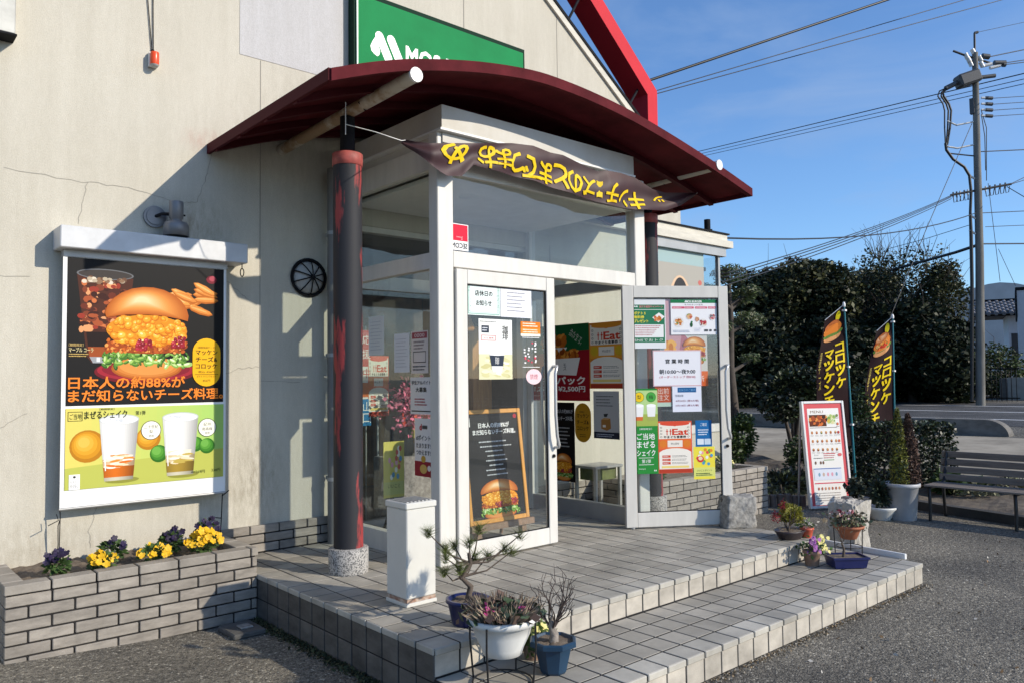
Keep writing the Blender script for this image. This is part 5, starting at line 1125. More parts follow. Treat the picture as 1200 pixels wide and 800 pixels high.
def blades(n, r, h, seed, m, wid=.006, lean=.5, base=(0, 0, 0), mb=None, spread=1.0):
    g = random.Random(seed); mb = mb or MB()
    for i in range(n):
        a = g.uniform(0, 6.283); rr = r*math.sqrt(g.random()); b = Vector(base)+Vector((rr*math.cos(a), rr*math.sin(a), 0)); d = Vector((math.cos(a)*lean*g.random()*spread, math.sin(a)*lean*g.random()*spread, 1)).normalized(); H = h*g.uniform(.5, 1.1)
        s = Vector((-math.sin(a+g.uniform(-1, 1)), math.cos(a), 0)).normalized()*wid; c = b+d*H*.6; e = b+d*H+Vector((d.x, d.y, 0))*H*.3
        mb.add([b-s*.6, b+s*.6, c+s, e, c-s], [(0, 1, 2, 3, 4)], m)
    return mb
# white cyclamen bowl on a wire stand ------------------------------------------------
P0 = Vector((2.47, 2.90, ZS))
t = thing('flower_pot', 'white plastic bowl of faded flowers on a black wire stand in front of the steps', 'plant pot', P0); t.scale = (1.16, 1.16, 1.08)
zb = .125
pot(t, [(.075, zb), (.08, zb+.002), (.088, zb+.03), (.115, zb+.09), (.125, zb+.135), (.145, zb+.14), (.148, zb+.165), (.14, zb+.17), (.125, zb+.145), (.001, zb+.13)], M_wpl, 32, soil=(.12, zb+.148), name='bowl')
m = MB(); 
for a in (25, 115, 205, 295):
    c, s_ = math.cos(R(a)), math.sin(R(a)); m.tube([(.148*c, .148*s_, zb+.15), (.15*c, .15*s_, zb+.05), (.135*c, .135*s_, 0)], .0045, M_wire, 6)
for rr, zz in ((.125, .006),): m.tube([(rr*math.cos(a), rr*math.sin(a), zz) for a in [2*math.pi*i/20 for i in range(21)]], .004, M_wire, 5)
m.build('wire_stand', t)
mb = blades(520, .125, .10, 5, M_twig, .0026, 1.1, (0, 0, zb+.15)); mb.build('dry_stems', t)
rg_ = np.random.default_rng(5); Pp = np.c_[rg_.normal(size=420)*.062, rg_.normal(size=420)*.062, zb+.15+rg_.random(420)*.06]
link('foliage', leaf_mesh('foliage', Pp, .045, [mat('cyclamen_leaf', (.05, .08, .04), .5, island=.5), mat('brown_leaf', (.10, .06, .045), .8, island=.4)], 5, aspect=.8), t)
Pp = np.concatenate([np.array([-.10, -.02, zb+.20])+rg_.normal(size=(24, 3))*.014, np.array([.05, -.07, zb+.19])+rg_.normal(size=(14, 3))*.01]); link('blossom', leaf_mesh('blossom', Pp, .03, [mat('magenta_petal', (.55, .06, .25), .6, island=.4)], 6, aspect=.7), t)
# pine bonsai behind, in a small navy pot on the platform --------------------------------
P0 = Vector((2.62, 3.36, ZP))
t = thing('pine_bonsai', 'young pine with sparse needle tufts in a navy pot at the platform corner', 'bonsai', P0); t.scale = (1.12,)*3
pot(t, [(.07, 0), (.075, .005), (.095, .10), (.105, .105), (.105, .12), (.09, .12), (.085, .10), (.001, .095)], M_navy, 24, soil=(.085, .105))
tr = [Vector((0, 0, .10)), Vector((.02, 0, .17)), Vector((-.03, .01, .22)), Vector((.02, 0, .28)), Vector((.01, 0, .33))]
m = MB(); m.tube(tr, [.016, .015, .013, .011, .008], M_bark, 8)
tips = []
for e in ((-.17, .08, .44), (-.09, .05, .36), (-.13, .0, .33), (-.06, -.02, .27), (.03, .02, .37), (.10, .03, .43), (.05, .0, .31), (.20, -.05, .33), (.27, -.08, .39), (.24, -.05, .31), (.0, .1, .35), (-.12, .02, .26), (.13, .0, .30)):
    e = Vector(e); s_ = tr[2] if e.z < .33 else tr[3]; mid = s_.lerp(e, .5)+Vector((0, 0, -.03)); m.tube([s_, mid, e], [.006, .004, .0025], M_bark, 5); tips.append(e)
m.build('trunk', t)
M_need = mat('pine_needle', (.13, .17, .035), .5, island=.35, trans=.2); mb = MB(); g = random.Random(8)
for e in tips:
    for i in range(170):
        d = Vector((g.uniform(-1, 1), g.uniform(-1, 1), g.uniform(.25, 1.9))).normalized(); q = e+Vector((g.uniform(-.012, .012), g.uniform(-.012, .012), g.uniform(-.03, .01))); s_ = d.orthogonal().normalized()*.0016; L_ = g.uniform(.04, .072)
        mb.add([q-s_, q+s_, q+d*L_], [(0, 1, 2)], M_need)
mb.build('needles', t)
# octagonal blue pot with a leafless bonsai ------------------------------------------------
P0 = Vector((2.74, 2.83, ZS))
t = thing('bare_bonsai', 'leafless bonsai in an octagonal blue pot in front of the steps', 'bonsai', P0)
pot(t, [(.068, .012), (.095, .125), (.098, .13), (.122, .135), (.122, .155), (.115, .16), (.105, .16), (.098, .14), (.001, .135)], M_blue, 8, facets=True, soil=(.10, .143))
m = MB(); m.lathe([(.06, 0), (.068, .012)], M_blue, 8, facets=True); m.build('foot', t)
m = MB(); m.tube([(.0, 0, .13), (.01, 0, .18), (-.015, 0, .23), (.0, 0, .27)], [.028, .022, .016, .010], mat('grey_bark', (.24, .21, .18), .9, var=.4, vscale=20, bump=.4), 10); m.build('trunk', t)
m = MB(); twigs(m, (-.005, 0, .20), 8, .19, .8, .0055, M_twigd, 4, 2, .4); m.build('branches', t)
# little primrose behind the blue pot
t = thing('primrose', 'low pale yellow primrose beside the riser behind the blue pot', 'flower', (2.80, 3.04, ZS))
pot(t, [(.045, 0), (.06, .07), (.064, .075), (.055, .075), (.001, .065)], M_terra2, 16)
rg_ = np.random.default_rng(15); link('foliage', leaf_mesh('foliage', rg_.normal(size=(130, 3))*np.array([.055, .045, .03])+np.array([0, 0, .10]), .06, [mat('primrose_leaf', (.10, .16, .035), .6, island=.3, trans=.2)], 4, aspect=.45), t)
m = MB(); g = random.Random(5)
for i in range(14):
    c = Vector((g.uniform(-.03, .07), g.uniform(-.05, .03), g.uniform(.10, .17))); nv_ = Vector((g.uniform(-.4, .6), -1, g.uniform(0, .8))).normalized(); u = nv_.orthogonal().normalized(); v = nv_.cross(u); m.add([c+(u*math.cos(k*1.0472)+v*math.sin(k*1.0472))*.017 for k in range(6)], [tuple(range(6))], M_lem)
m.build('blossom', t)
# stones ----------------------------------------------------------------------------
def rock(name, label, c, r, m, seed, flat=.0):
    from mathutils import noise
    bmm = bmesh.new(); bmesh.ops.create_cube(bmm, size=2.0); bmesh.ops.subdivide_edges(bmm, edges=bmm.edges[:], cuts=15, use_grid_fill=True); sv = Vector((seed*3.1, seed*1.7, seed*.9))
    for v in bmm.verts:
        p = v.co.copy(); q = p.lerp(p.normalized()*1.22, .16)
        k = 1+.13*noise.noise(p*.9+sv)+.07*noise.noise(p*2.6+sv)+.035*noise.noise(p*7+sv)+.02*noise.noise(p*15+sv)
        cell = noise.cell(p*1.6+sv)*.03
        v.co = Vector((q.x*r[0], q.y*r[1], q.z*r[2]))*(k+cell); v.co.x += .10*v.co.z; v.co.z = max(v.co.z, -r[2]*.96)
    me = bpy.data.meshes.new(name); bmm.to_mesh(me); bmm.free(); me.materials.append(m)
    o = link(name, me); o.location = (c[0], c[1], c[2]+r[2]*.96); return tag(o, label, 'stone')
M_stone = mat('granite', (.17, .165, .155), .9, col2=(.40, .385, .35), vscale=28, detail=8, bump=.7, bscale=45)
o = rock('door_stone', 'rough grey granite block holding the open door', (6.02, 3.89, ZP), (.13, .12, .135), M_stone, 3); o.data.polygons.foreach_set('use_smooth', [True]*len(o.data.polygons)); o.rotation_euler = (0, 0, R(-33))
rock('rock', 'pale upright rock behind the terracotta bowl', (6.92, 3.33, .0), (.14, .13, .24), mat('pale_rock', (.30, .28, .24), .9, col2=(.48, .45, .40), vscale=14, bump=.6), 9)
# pots at the right end --------------------------------------------------------------
t = thing('shrub_bonsai', 'yellow-green shrub in a dark oval bonsai tray at the platform edge', 'bonsai', (5.86, 3.30, ZP))
pot(t, [(.10, 0), (.105, .005), (.135, .05), (.145, .06), (.145, .068), (.13, .065), (.001, .055)], M_tray, 28, 1.05, .75, soil=(.13, .062), name='tray')
m = MB(); twigs(m, (-.03, 0, .06), 5, .14, .5, .006, M_bark, 12, 2, .3); m.build('trunk', t)
bl = [((.05, 0, .20), (.09, .08, .06)), ((-.06, 0, .25), (.05, .05, .06)), ((.10, -.02, .15), (.07, .06, .05)), ((.02, .02, .17), (.1, .08, .06))]
link('foliage', leaf_mesh('foliage', blob_points(bl, 1500, 4, .1), .022, [mat('yellowgreen_leaf', (.24, .23, .03), .6, island=.4, trans=.25)], 4, aspect=.6), t)
bl = [((-.10, 0, .27), (.035, .03, .05)), ((-.13, .05, .18), (.05, .04, .05))]; link('red_foliage', leaf_mesh('red_foliage', blob_points(bl, 260, 5, .1), .02, [mat('red_leaf', (.28, .03, .04), .6, island=.4)], 5), t)
t = thing('flower_pot', 'small weathered terracotta pot of purple and pale yellow pansies on the step', 'plant pot', (5.70, 3.035, ZS))
pot(t, [(.048, 0), (.05, .004), (.062, .09), (.068, .092), (.068, .112), (.06, .112), (.056, .10), (.001, .095)], M_terra2, 24)
rg_ = np.random.default_rng(25); link('foliage', leaf_mesh('foliage', rg_.normal(size=(160, 3))*np.array([.06, .045, .03])+np.array([.02, -.01, .14]), .035, [M_leafg], 4, aspect=.6), t)
for nm__, mm_, c0, sp in (('purple_blossom', M_vio, (-.055, -.05, .17), .03), ('yellow_blossom', M_lem, (.07, -.05, .16), .034)):
    m = MB(); g = random.Random(7)
    for i in range(26):
        c = Vector(c0)+Vector((g.gauss(0, sp), g.gauss(0, sp*.7), g.gauss(0, sp))); nv_ = Vector((g.uniform(-.7, .3), -1, g.uniform(0, .9))).normalized(); u = nv_.orthogonal().normalized(); v = nv_.cross(u); m.add([c+(u*math.cos(k*1.0472)+v*math.sin(k*1.0472))*.018*(1 if k % 2 else .8) for k in range(6)], [tuple(range(6))], mm_)
    m.build(nm__, t)
t = thing('bonsai_trough', 'cobalt blue rectangular trough with a small stump on the step', 'plant pot', (5.83, 2.83, ZS), R(-38))
m = MB()
def frus(m, w0, d0, w1, d1, z0_, z1_, mm_): m.add([(-w0, -d0, z0_), (w0, -d0, z0_), (w0, d0, z0_), (-w0, d0, z0_), (-w1, -d1, z1_), (w1, -d1, z1_), (w1, d1, z1_), (-w1, d1, z1_)], [(0, 3, 2, 1), (0, 1, 5, 4), (1, 2, 6, 5), (2, 3, 7, 6), (3, 0, 4, 7)], mm_)
frus(m, .118, .075, .132, .088, .006, .075, M_navy)
for a, b in (((-.14, -.096, .072), (.14, -.086, .086)), ((-.14, .086, .072), (.14, .096, .086)), ((-.14, -.086, .072), (-.13, .086, .086)), ((.13, -.086, .072), (.14, .086, .086))): m.box(a, b, M_navy)
for sx in (-.1, .08): m.box((sx, -.07, 0), (sx+.02, .07, .0055), M_navy)
m.build('trough', t); MB().box((-.129, -.085, .06), (.129, .085, .074), M_soil).build('soil', t)
m = MB(); m.tube([(-.02, 0, .07), (-.015, 0, .13), (-.03, 0, .18)], [.012, .009, .006], M_bark, 7); twigs(m, (-.03, 0, .16), 3, .11, .6, .003, M_bark, 3, 1); m.build('trunk', t)
t = thing('flower_pot', 'terracotta bowl of brown flowers on a wire stand at the right of the step', 'plant pot', (6.28, 3.02, ZS))
zb = .12; pot(t, [(.055, zb), (.06, zb+.003), (.085, zb+.06), (.10, zb+.085), (.118, zb+.088), (.122, zb+.105), (.115, zb+.11), (.1, zb+.095), (.001, zb+.085)], M_terra, 28, name='bowl')
m = MB()
for a in (20, 140, 260): c, s_ = math.cos(R(a)), math.sin(R(a)); m.tube([(.123*c, .123*s_, zb+.09), (.115*c, .115*s_, 0)], .004, M_wire, 6)
m.tube([(.1*math.cos(a), .1*math.sin(a), .06) for a in [2*math.pi*i/20 for i in range(21)]], .004, M_wire, 5); m.build('wire_stand', t)
rg_ = np.random.default_rng(35); link('foliage', leaf_mesh('foliage', rg_.normal(size=(420, 3))*np.array([.075, .07, .035])+np.array([0, 0, zb+.145]), .035, [mat('brown_foliage', (.15, .12, .08), .7, island=.5), mat('sage_leaf', (.14, .17, .09), .7, island=.4)], 4, aspect=.6), t)
rg_ = np.random.default_rng(36); link('blossom', leaf_mesh('blossom', rg_.normal(size=(60, 3))*np.array([.06, .05, .02])+np.array([-.03, 0, zb+.20]), .03, [mat('pale_pink_petal', (.62, .42, .42), .6, island=.3), mat('wine_petal', (.25, .03, .06), .6, island=.3)], 4, aspect=.5), t)
t = thing('flower_pot', 'small orange-red plastic pot behind the purple pansies', 'plant pot', (5.98, 3.22, ZP))
pot(t, [(.035, 0), (.05, .06), (.055, .065), (.055, .08), (.048, .08), (.001, .07)], mat('orange_red_pot', (.55, .10, .05), .5), 20)
link('foliage', leaf_mesh('foliage', np.random.default_rng(4).normal(size=(60, 3))*np.array([.035, .03, .02])+np.array([0, 0, .10]), .035, [mat('pale_petal', (.6, .55, .45), .6, island=.2), M_leafg], 4), t)

# ================================================================== menu board
bp = at(976, 600, 9.35); bp.z = 0
t = thing('menu_board', 'white-framed sandwich board with a red-bordered menu beside the flags', 'sign', bp, R(-28), rx=R(-6))
bw, bh = .585, 1.28; z0 = .02
m = MB()
for a, b in (((-bw/2, 0, z0), (-bw/2+.03, .05, z0+bh)), ((bw/2-.03, 0, z0), (bw/2, .05, z0+bh)), ((-bw/2+.0301, 0, z0), (bw/2-.0301, .05, z0+.03)), ((-bw/2+.0301, 0, z0+bh-.03), (bw/2-.0301, .05, z0+bh))): m.cbox(a, b, M_white, .004)
each(m, 'frame', t); MB().box((-bw/2+.02, .012, z0+.02), (bw/2-.02, .03, z0+bh-.02), ink('d85a60')).build('panel', t)
m = MB(); [m.tube([(x, .06, bh-.02), (x, .30, .035)], .014, M_alug, 6) for x in (-bw/2+.03, bw/2-.03)]; m.build('rear_leg', t)
S = Sheet(bw, bh); S.P = lambda x, y, l: ((x-.5)*bw, .0115-.0005*l, z0+y*bh)
S.rect(.13, .03, .87, .93, 'f0eee9', 1); S.text('MENU', .2, .885, .025, '8a6a50', 3, width=.3); S.rect(.16, .76, .56, .87, '5a3018', 2); fries_pile(S, .18, .54, .78, .85, 40, 2, ['a84a20', 'd8702c', '6a2a14', 'e89848', '3a1c10'], 2.5, .04, .018); S.rect(.58, .78, .78, .87, 'dfe6c0', 2); fries_pile(S, .60, .76, .79, .86, 16, 4, ['7aa048', 'd8b848', 'a8c070', 'e0d8a0'], 2.5, .03, .012); S.rect(.16, .745, .80, .75, '6a5a50', 2)
g = random.Random(4)
for y in (.70, .62, .54):
    for i in range(6):
        x = .20+.11*i; S.ell(x, y, .025, .013, g.choice(['a85a38', 'c07a48', '8a4a30', '6a7a40']), 3); S.ell(x, y+.008, .02, .008, g.choice(['d8a868', 'c88a50']), 3.2); S.lines(x-.04, y-.035, x+.04, y-.018, 2, 'a8a4a0', 2, i, .4)
for y in (.86, .78, .70, .62): S.ell(.82, y, .028, .014, g.choice(['b84038', 'd07048', '7a8a48']), 3); S.lines(.78, y-.03, .86, y-.018, 1, '909090', 2, 3, .5)
S.rect(.42, .50, .70, .507, 'd05058', 2); S.rect(.42, .44, .66, .447, '70a060', 2); S.text('セット', .2, .485, .014, '2a2a2a', 3); S.lines(.18, .455, .40, .47, 1, '6a6a6a', 2, 4); S.lines(.42, .455, .70, .495, 2, 'c07070', 2, 5, .4); S.ell(.80, .49, .05, .015, 'd87070', 2)
for x in (.22, .34, .40): S.ell(x, .42, .02, .015, '7a5a48', 3)
S.rect(.16, .26, .80, .37, 'dfe4f0', 2); S.rect(.16, .36, .80, .368, '5070b0', 2.5)
for i in range(5): S.ell(.28+.1*i, .31, .025, .018, g.choice(['f2f2f2', 'c8b0a0', '80a8c0', 'e0a0b0']), 3)
S.rect(.16, .225, .87, .235, 'd85868', 2)
for i in range(7): S.ell(.24+.08*i, .18, .02, .014, g.choice(['d89870', 'b86a50', '90a860']), 3)
S.lines(.18, .06, .82, .15, 4, 'b0a8a4', 2, 8, .35); stuff(S.mb.build('print', t))

# ================================================================== flags
M_pole = mat('teal_pole', (.02, .16, .20), .35); M_flag = mat('flag_maroon', (.022, .008, .009), .7, spec=.15, var=.2, vscale=4)
def nobori(label, base, top, rows, seed, text):
    """rows: (z fraction down from the top, far edge offset right/depth)"""
    t = thing('nobori_flag', label, 'flag', base, group='banner flags behind the menu board'); H = top-base
    m = MB(); m.tube([(0, 0, 0), H*.5+Vector((0, 0, 0)), H], [.016, .014, .011], M_pole, 10); m.build('pole', t)
    m = MB(); m.lathe([(.017, -.03), (.02, 0), (.012, .03), (.001, .035)], M_white, 10, tuple(H)); arm_end = Vector(rows[0][1]); m.tube([H, H+arm_end+Vector((0, 0, 0))], .005, M_white, 6)
    for f in (.03, .32, .62, .9): p = H*(1-f); m.box((p.x-.022, p.y-.022, p.z-.012), (p.x+.022, p.y+.022, p.z+.012), M_white)
    each(m, 'clip', t)
    def P(u, v, off=0):      # u 0 = pole, 1 = free edge ; v 0 top..1 bottom
        k = v*(len(rows)-1); i = min(int(k), len(rows)-2); f = k-i; fr = rows[i][0]+(rows[i+1][0]-rows[i][0])*f; o = Vector(rows[i][1]).lerp(Vector(rows[i+1][1]), f)
        p = H*(1-fr*.97)+o*u; side = Vector((-.6, -.75, 0)); return p+side*(.03*math.sin(u*3.1)*math.sin(v*9+seed)+off)
    vs = []; fs = []; nu, nv__ = 8, 28
    for j in range(nv__+1):
        for i in range(nu+1): vs.append(P(i/nu, j/nv__))
    for j in range(nv__):
        for i in range(nu): a = j*(nu+1)+i; fs.append((a, a+1, a+nu+2, a+nu+1))
    m = MB(); m.add(vs, fs, M_flag, True); m.build('cloth', t)
    S = Sheet(1, 1, wrap=lambda x, y, l: P(1-x, 1-y, l*2+.002))
    S.ell(.70, .925, .12, .05, 'f6e024', 2, 16); g_ = random.Random(seed)
    S.ell(.45, .73, .36, .035, 'e8a468', 2.2, 18); S.ell(.47, .755, .42, .03, '6a8a3a', 2.4, 18); S.ell(.45, .805, .40, .07, 'f08a34', 2.6, 22)
    for i in range(60): S.ell(.45+g_.uniform(-.34, .34), .80+g_.uniform(-.045, .055), .06*g_.uniform(.5, 1), .014*g_.uniform(.5, 1), g_.choice(['f8a040', 'f07828', 'fcc070', 'e85a20', 'f49038']), 2.8, 9, rot=g_.uniform(-30, 30))
    for i in range(8): S.ell(.40+g_.uniform(-.1, .3), .77+g_.uniform(-.015, .01), .05, .010, 'd83020', 3, 9)
    for i in range(8): S.ell(.42-.01*i, .86+.003*i, .33*(1-.1*i), .045*(1-.1*i), ['c87038', 'd8844c', 'e49860', 'eeaa74', 'f4bc8c', 'f8caa0', 'fbd8b6', 'fde4cc'][i], 3.2+.02*i, 20)
    for j, ch in enumerate('コロッケ'): S.text(ch, .73, .585-.082*j, .068, 'f4d41c', 6, 'c', width=.30, bold=.03)
    for j, ch in enumerate('マッケンチ'): S.text(ch, .36, .555-.082*j, .068, 'f4d41c', 6, 'c', width=.30, bold=.03)
    S.text('国産チーズ', .08, .35, .28, 'd8c060', 6, 'c', vert=True, width=.07)
    stuff(S.mb.build('print', t))
b1 = at(1004, 593, 10.3); b1.z = 0; t1 = at(989, 357, 10.2)
rt = Vector((math.cos(YAW), -math.sin(YAW), 0))
nobori('maroon burger flag on a leaning teal pole right behind the menu board', b1, t1, [(0.0, Vector((-.92, .30, 0))*.27+Vector((.08, .1, -.20))), (.12, Vector((-.92, .30, 0))*.36+Vector((.1, .1, -.16))), (.3, Vector((-.92, .30, 0))*.43+Vector((.0, .1, -.10))), (.5, Vector((-.92, .30, 0))*.46+Vector((0, .1, -.08))), (.75, Vector((-.92, .30, 0))*.48+Vector((0, .05, -.08)))], 3, 0)
b2 = at(1050, 578, 11.3); b2.z = 0; t2 = at(1046, 371, 11.3)
nobori('maroon burger flag farther back, bending above the hedge', b2, t2, [(0.0, Vector((-.92, .30, 0))*.24+Vector((.08, .1, -.20))), (.15, Vector((-.92, .30, 0))*.36+Vector((.08, .1, -.18))), (.35, Vector((-.92, .30, 0))*.44+Vector((.0, .1, -.16))), (.6, Vector((-.92, .30, 0))*.48+Vector((0, .1, -.12))), (.86, Vector((-.92, .30, 0))*.50+Vector((0, .05, -.06)))], 5, 0)

# ================================================================== bench
M_slat = mat('weathered_slat', (.17, .145, .125), .85, var=.25, vscale=5, stretch=(5, .6, 5), rand=.15)
t = thing('bench', 'weathered slatted bench with a curved metal frame beside the white pot', 'bench', (9.10, 3.52, 0)); BLn = 1.75
for i in range(4): MB().cbox((.0+.105*i, -BLn, .372), (.09+.105*i, .0, .392), M_slat, .004).build('seat_slat', t)
for i in range(4):
    z = .405+.083*i; x = .45+.03*i
    for a, b in ((-BLn, -BLn/2-.012), (-BLn/2+.012, 0)): MB().cbox((x, a, z), (x+.02, b, z+.071), M_slat, .004).build('back_slat', t)
for y in (-.05, -BLn/2, -BLn+.05):
    m = MB(); m.tube([(.02, y, 0), (.03, y, .2), (.02, y, .36), (.3, y, .365), (.45, y, .40), (.55, y, .72)], .018, M_wire, 8); m.tube([(.46, y, 0), (.43, y, .2), (.42, y, .37)], .018, M_wire, 8); each(m, 'frame', t)
# potted plants by the bench
t = thing('planter_pot', 'tall grey-white pot with a golden conifer and a brown dead conifer', 'plant pot', (9.02, 3.72, 0))
pot(t, [(.135, 0), (.14, .005), (.17, .36), (.19, .365), (.19, .40), (.18, .405), (.165, .37), (.001, .36)], M_gpot, 28, soil=(.165, .37))
def cone_leaves(name, t, c, r, h, n, m, seed, size=.04, pw=1.0, lean=0):
    rg_ = np.random.default_rng(seed); z = rg_.random(n); a = rg_.random(n)*6.283; rr = r*np.clip(np.sin((1-z)**pw*math.pi*.55+.12), .05, 1)*(.45+.55*rg_.random(n))
    P = np.c_[c[0]+rr*np.cos(a)+lean*z, c[1]+rr*np.sin(a), c[2]+z*h]; return link(name, leaf_mesh(name, P, size, m if isinstance(m, list) else [m], seed, droop=-.8, aspect=.35), t)
cone_leaves('golden_conifer', t, (-.05, 0, .36), .10, .86, 3600, [mat('golden_conifer', (.20, .20, .03), .7, island=.5, trans=.15), mat('dark_conifer', (.035, .05, .015), .7, island=.5)], 3, .04)
cone_leaves('dead_conifer', t, (.10, -.05, .36), .12, .80, 2600, mat('dead_conifer', (.09, .05, .035), .9, island=.4), 4, .045)
t = thing('planter_pot', 'low white bowl planter with a dark leafy plant', 'plant pot', (8.85, 3.88, 0)); pot(t, [(.09, 0), (.1, .01), (.14, .10), (.165, .125), (.165, .145), (.15, .14), (.001, .12)], M_wpl, 24)
link('foliage', leaf_mesh('foliage', blob_points([((0, .0, .28), (.13, .12, .16))], 500, 3, .1), .06, [mat('dark_leaf', (.03, .045, .025), .6, island=.5)], 3), t)
t = thing('planter_pot', 'grey pot half hidden behind the menu board', 'plant pot', (9.05, 4.25, 0)); pot(t, [(.11, 0), (.12, .01), (.15, .15), (.165, .16), (.165, .18), (.15, .175), (.001, .16)], mat('dark_grey_pot', (.16, .165, .17), .6), 24)
link('foliage', leaf_mesh('foliage', blob_points([((0, .0, .3), (.12, .12, .15))], 400, 7, .1), .06, [MATS['dark_leaf']], 3), t)
# small metal stand seen through the far glass
t = thing('metal_stand', 'low metal stand outside the far glass beside the plinth bricks', 'stand', (5.75, 5.30, .302))
m = MB()
for x in (0, .36):
    for y in (0, .26): m.box((x, y, 0), (x+.03, y+.03, .40), M_alug)
each(m, 'leg', t); MB().cbox((-.01, -.01, .4005), (.40, .30, .425), M_alug, .003).build('top', t); m = MB(); m.box((.04, .04, .28), (.35, .25, .3995), mat('olive_crate', (.10, .12, .03), .6, var=.3)); m.build('crate', t)
# ================================================================== bed, hedges, shrubs beside the lot
def gpt(px, py, depth):
    p = at(px, py, depth); p.z = gz(p.x); return p
M_edge = mat('dark_kerb', (.045, .043, .04), .9, var=.25, vscale=5, bump=.3)
EDGE = [(9.35, -4), (9.42, 2.6), (9.68, 3.6), (10.2, 5.0), (10.9, 6.9), (12.2, 10.5), (14, 16)]
m = MB()
for (a, b), (c, d_) in zip(EDGE, EDGE[1:]):
    t_ = Vector((c-a, d_-b)).normalized(); n_ = Vector((t_.y, -t_.x))*.12
    m.prism([(a, b), (c, d_), (c+n_.x, d_+n_.y), (a+n_.x, b+n_.y)], -.05, .10, M_edge, axis='z')
struct(m.build('bed_kerb'))
M_bed = mat('leafy_soil', (.06, .045, .035), .95, col2=(.16, .13, .09), vscale=9, bump=.8, bscale=25)
m = MB(); L1 = [(a+.1, b) for a, b in EDGE]; L2 = [(11.9, b) if b < 7 else (a+1.4, b) for a, b in EDGE]; g = random.Random(2)
for i in range(len(EDGE)-1):
    for k in range(6):
        for u in range(10):
            def q(i_, kk, uu):
                f = uu/10; A = Vector(L1[i]).lerp(Vector(L1[i+1]), f); B_ = Vector(L2[i]).lerp(Vector(L2[i+1]), f); p = A.lerp(B_, kk/6); return (p.x, p.y, gz(p.x)+.06+.03*math.sin(p.x*9)*math.cos(p.y*7))
            m.add([q(i, k, u), q(i, k+1, u), q(i, k+1, u+1), q(i, k, u+1)], [(0, 1, 2, 3)], M_bed)
struct(m.build('bed_soil'))
M_hedge = mat('hedge_leaf', (.035, .052, .020), .5, island=.6, trans=.08); M_hedge2 = mat('hedge_leaf_dark', (.013, .020, .009), .45, island=.5, trans=.08)
M_bush = mat('bush_leaf', (.06, .095, .025), .5, island=.45, trans=.15); M_tree = mat('tree_leaf', (.017, .024, .010), .55, island=.7, trans=.06, spec=.25); M_tree2 = mat('tree_leaf_olive', (.042, .046, .017), .6, island=.6, trans=.10, spec=.25)
M_trunk = mat('tree_bark', (.07, .058, .048), .95, var=.35, vscale=6, bump=.5, bscale=20)
def bush(name, label, c, blobs, n, size, mats, seed, trunk=None, group=None, cat='shrub', shell=.45):
    t = thing(name, label, cat, c, group=group)
    link('foliage', leaf_mesh('foliage', blob_points(blobs, n, seed, shell), size, mats, seed, aspect=.6), t)
    m = MB(); g = random.Random(seed)
    for (bc, br) in blobs[:6]:
        m.tube([(g.uniform(-.04, .04), g.uniform(-.04, .04), 0), (bc[0]*.4, bc[1]*.4, bc[2]*.5), (bc[0]*.9, bc[1]*.9, bc[2]*.95)], [.03, .022, .008] if not trunk else [trunk, trunk*.8, trunk*.4], M_trunk, 6)
    m.build('stems', t); return t
hc = gpt(1056, 585, 10.7)
# clipped box hedge
def hedge(label, c, w, d_, h, n, seed, rz):
    t = thing('box_hedge', label, 'hedge', c, rz); rg_ = np.random.default_rng(seed); P = []
    f = rg_.random((n, 3))-.5; ax = rg_.integers(0, 3, n); sg = rg_.choice([-1, 1], n); 
    for i in range(3): k = ax == i; f[k, i] = .5*sg[k]*(.82+.22*rg_.random(k.sum()))
    P = f*np.array([w, d_, h])+np.array([0, 0, h*.52]); P[:, 2] = np.maximum(P[:, 2], .05)
    link('foliage', leaf_mesh('foliage', P, .05, [M_hedge, M_hedge2], seed, aspect=.65), t); m = MB()
    for i in range(5): m.tube([(-w*.4+w*.2*i, 0, 0), (-w*.4+w*.2*i+.03, 0, h*.8)], [.02, .01], M_trunk, 6)
    m.build('stems', t); return t
hedge('dense clipped hedge behind the conifers and white pot', hc, 1.12, .8, .86, 9000, 4, R(-41))
bush('round_shrub', 'dark rounded shrub on a thin trunk left of the flags', gpt(930, 520, 13.0), [((0, 0, 1.15), (.62, .5, .42)), ((-.35, 0, .95), (.4, .4, .3)), ((.4, .1, 1.0), (.5, .4, .36)), ((.1, -.2, 1.35), (.4, .4, .25))], 6500, .07, [M_hedge, M_hedge2], 6, .045)
bush('round_shrub', 'low dark shrub directly left of the menu board', gpt(938, 545, 10.9), [((0, 0, .35), (.22, .2, .3)), ((.1, .1, .55), (.18, .2, .2))], 1500, .05, [M_hedge, M_bush], 16)
bush('round_shrub', 'sunlit green bush just right of the open door', gpt(868, 505, 12.0), [((0, 0, .65), (.22, .25, .30)), ((.05, 0, .9), (.16, .2, .14)), ((-.2, 0, .5), (.2, .2, .3))], 2600, .055, [M_bush], 7)
bush('round_shrub', 'shrub between the two flags', gpt(1010, 560, 11.2), [((0, 0, .7), (.16, .2, .5)), ((.02, 0, 1.1), (.13, .15, .3))], 1500, .05, [M_hedge, M_bush], 8)
bush('ground_cover', 'leafy green clump under the bench', gpt(1112, 585, 10.0), [((0, 0, .14), (.22, .2, .16)), ((.3, -.2, .1), (.2, .2, .12))], 500, .12, [M_bush], 9, cat='plant')
bush('ground_cover', 'low pale groundcover at the right edge behind the bench', gpt(1190, 590, 9.9), [((0, 0, .08), (.45, .3, .10)), ((-.5, .3, .06), (.3, .3, .07))], 900, .06, [mat('pale_groundcover', (.16, .16, .09), .7, island=.4)], 10, cat='plant')
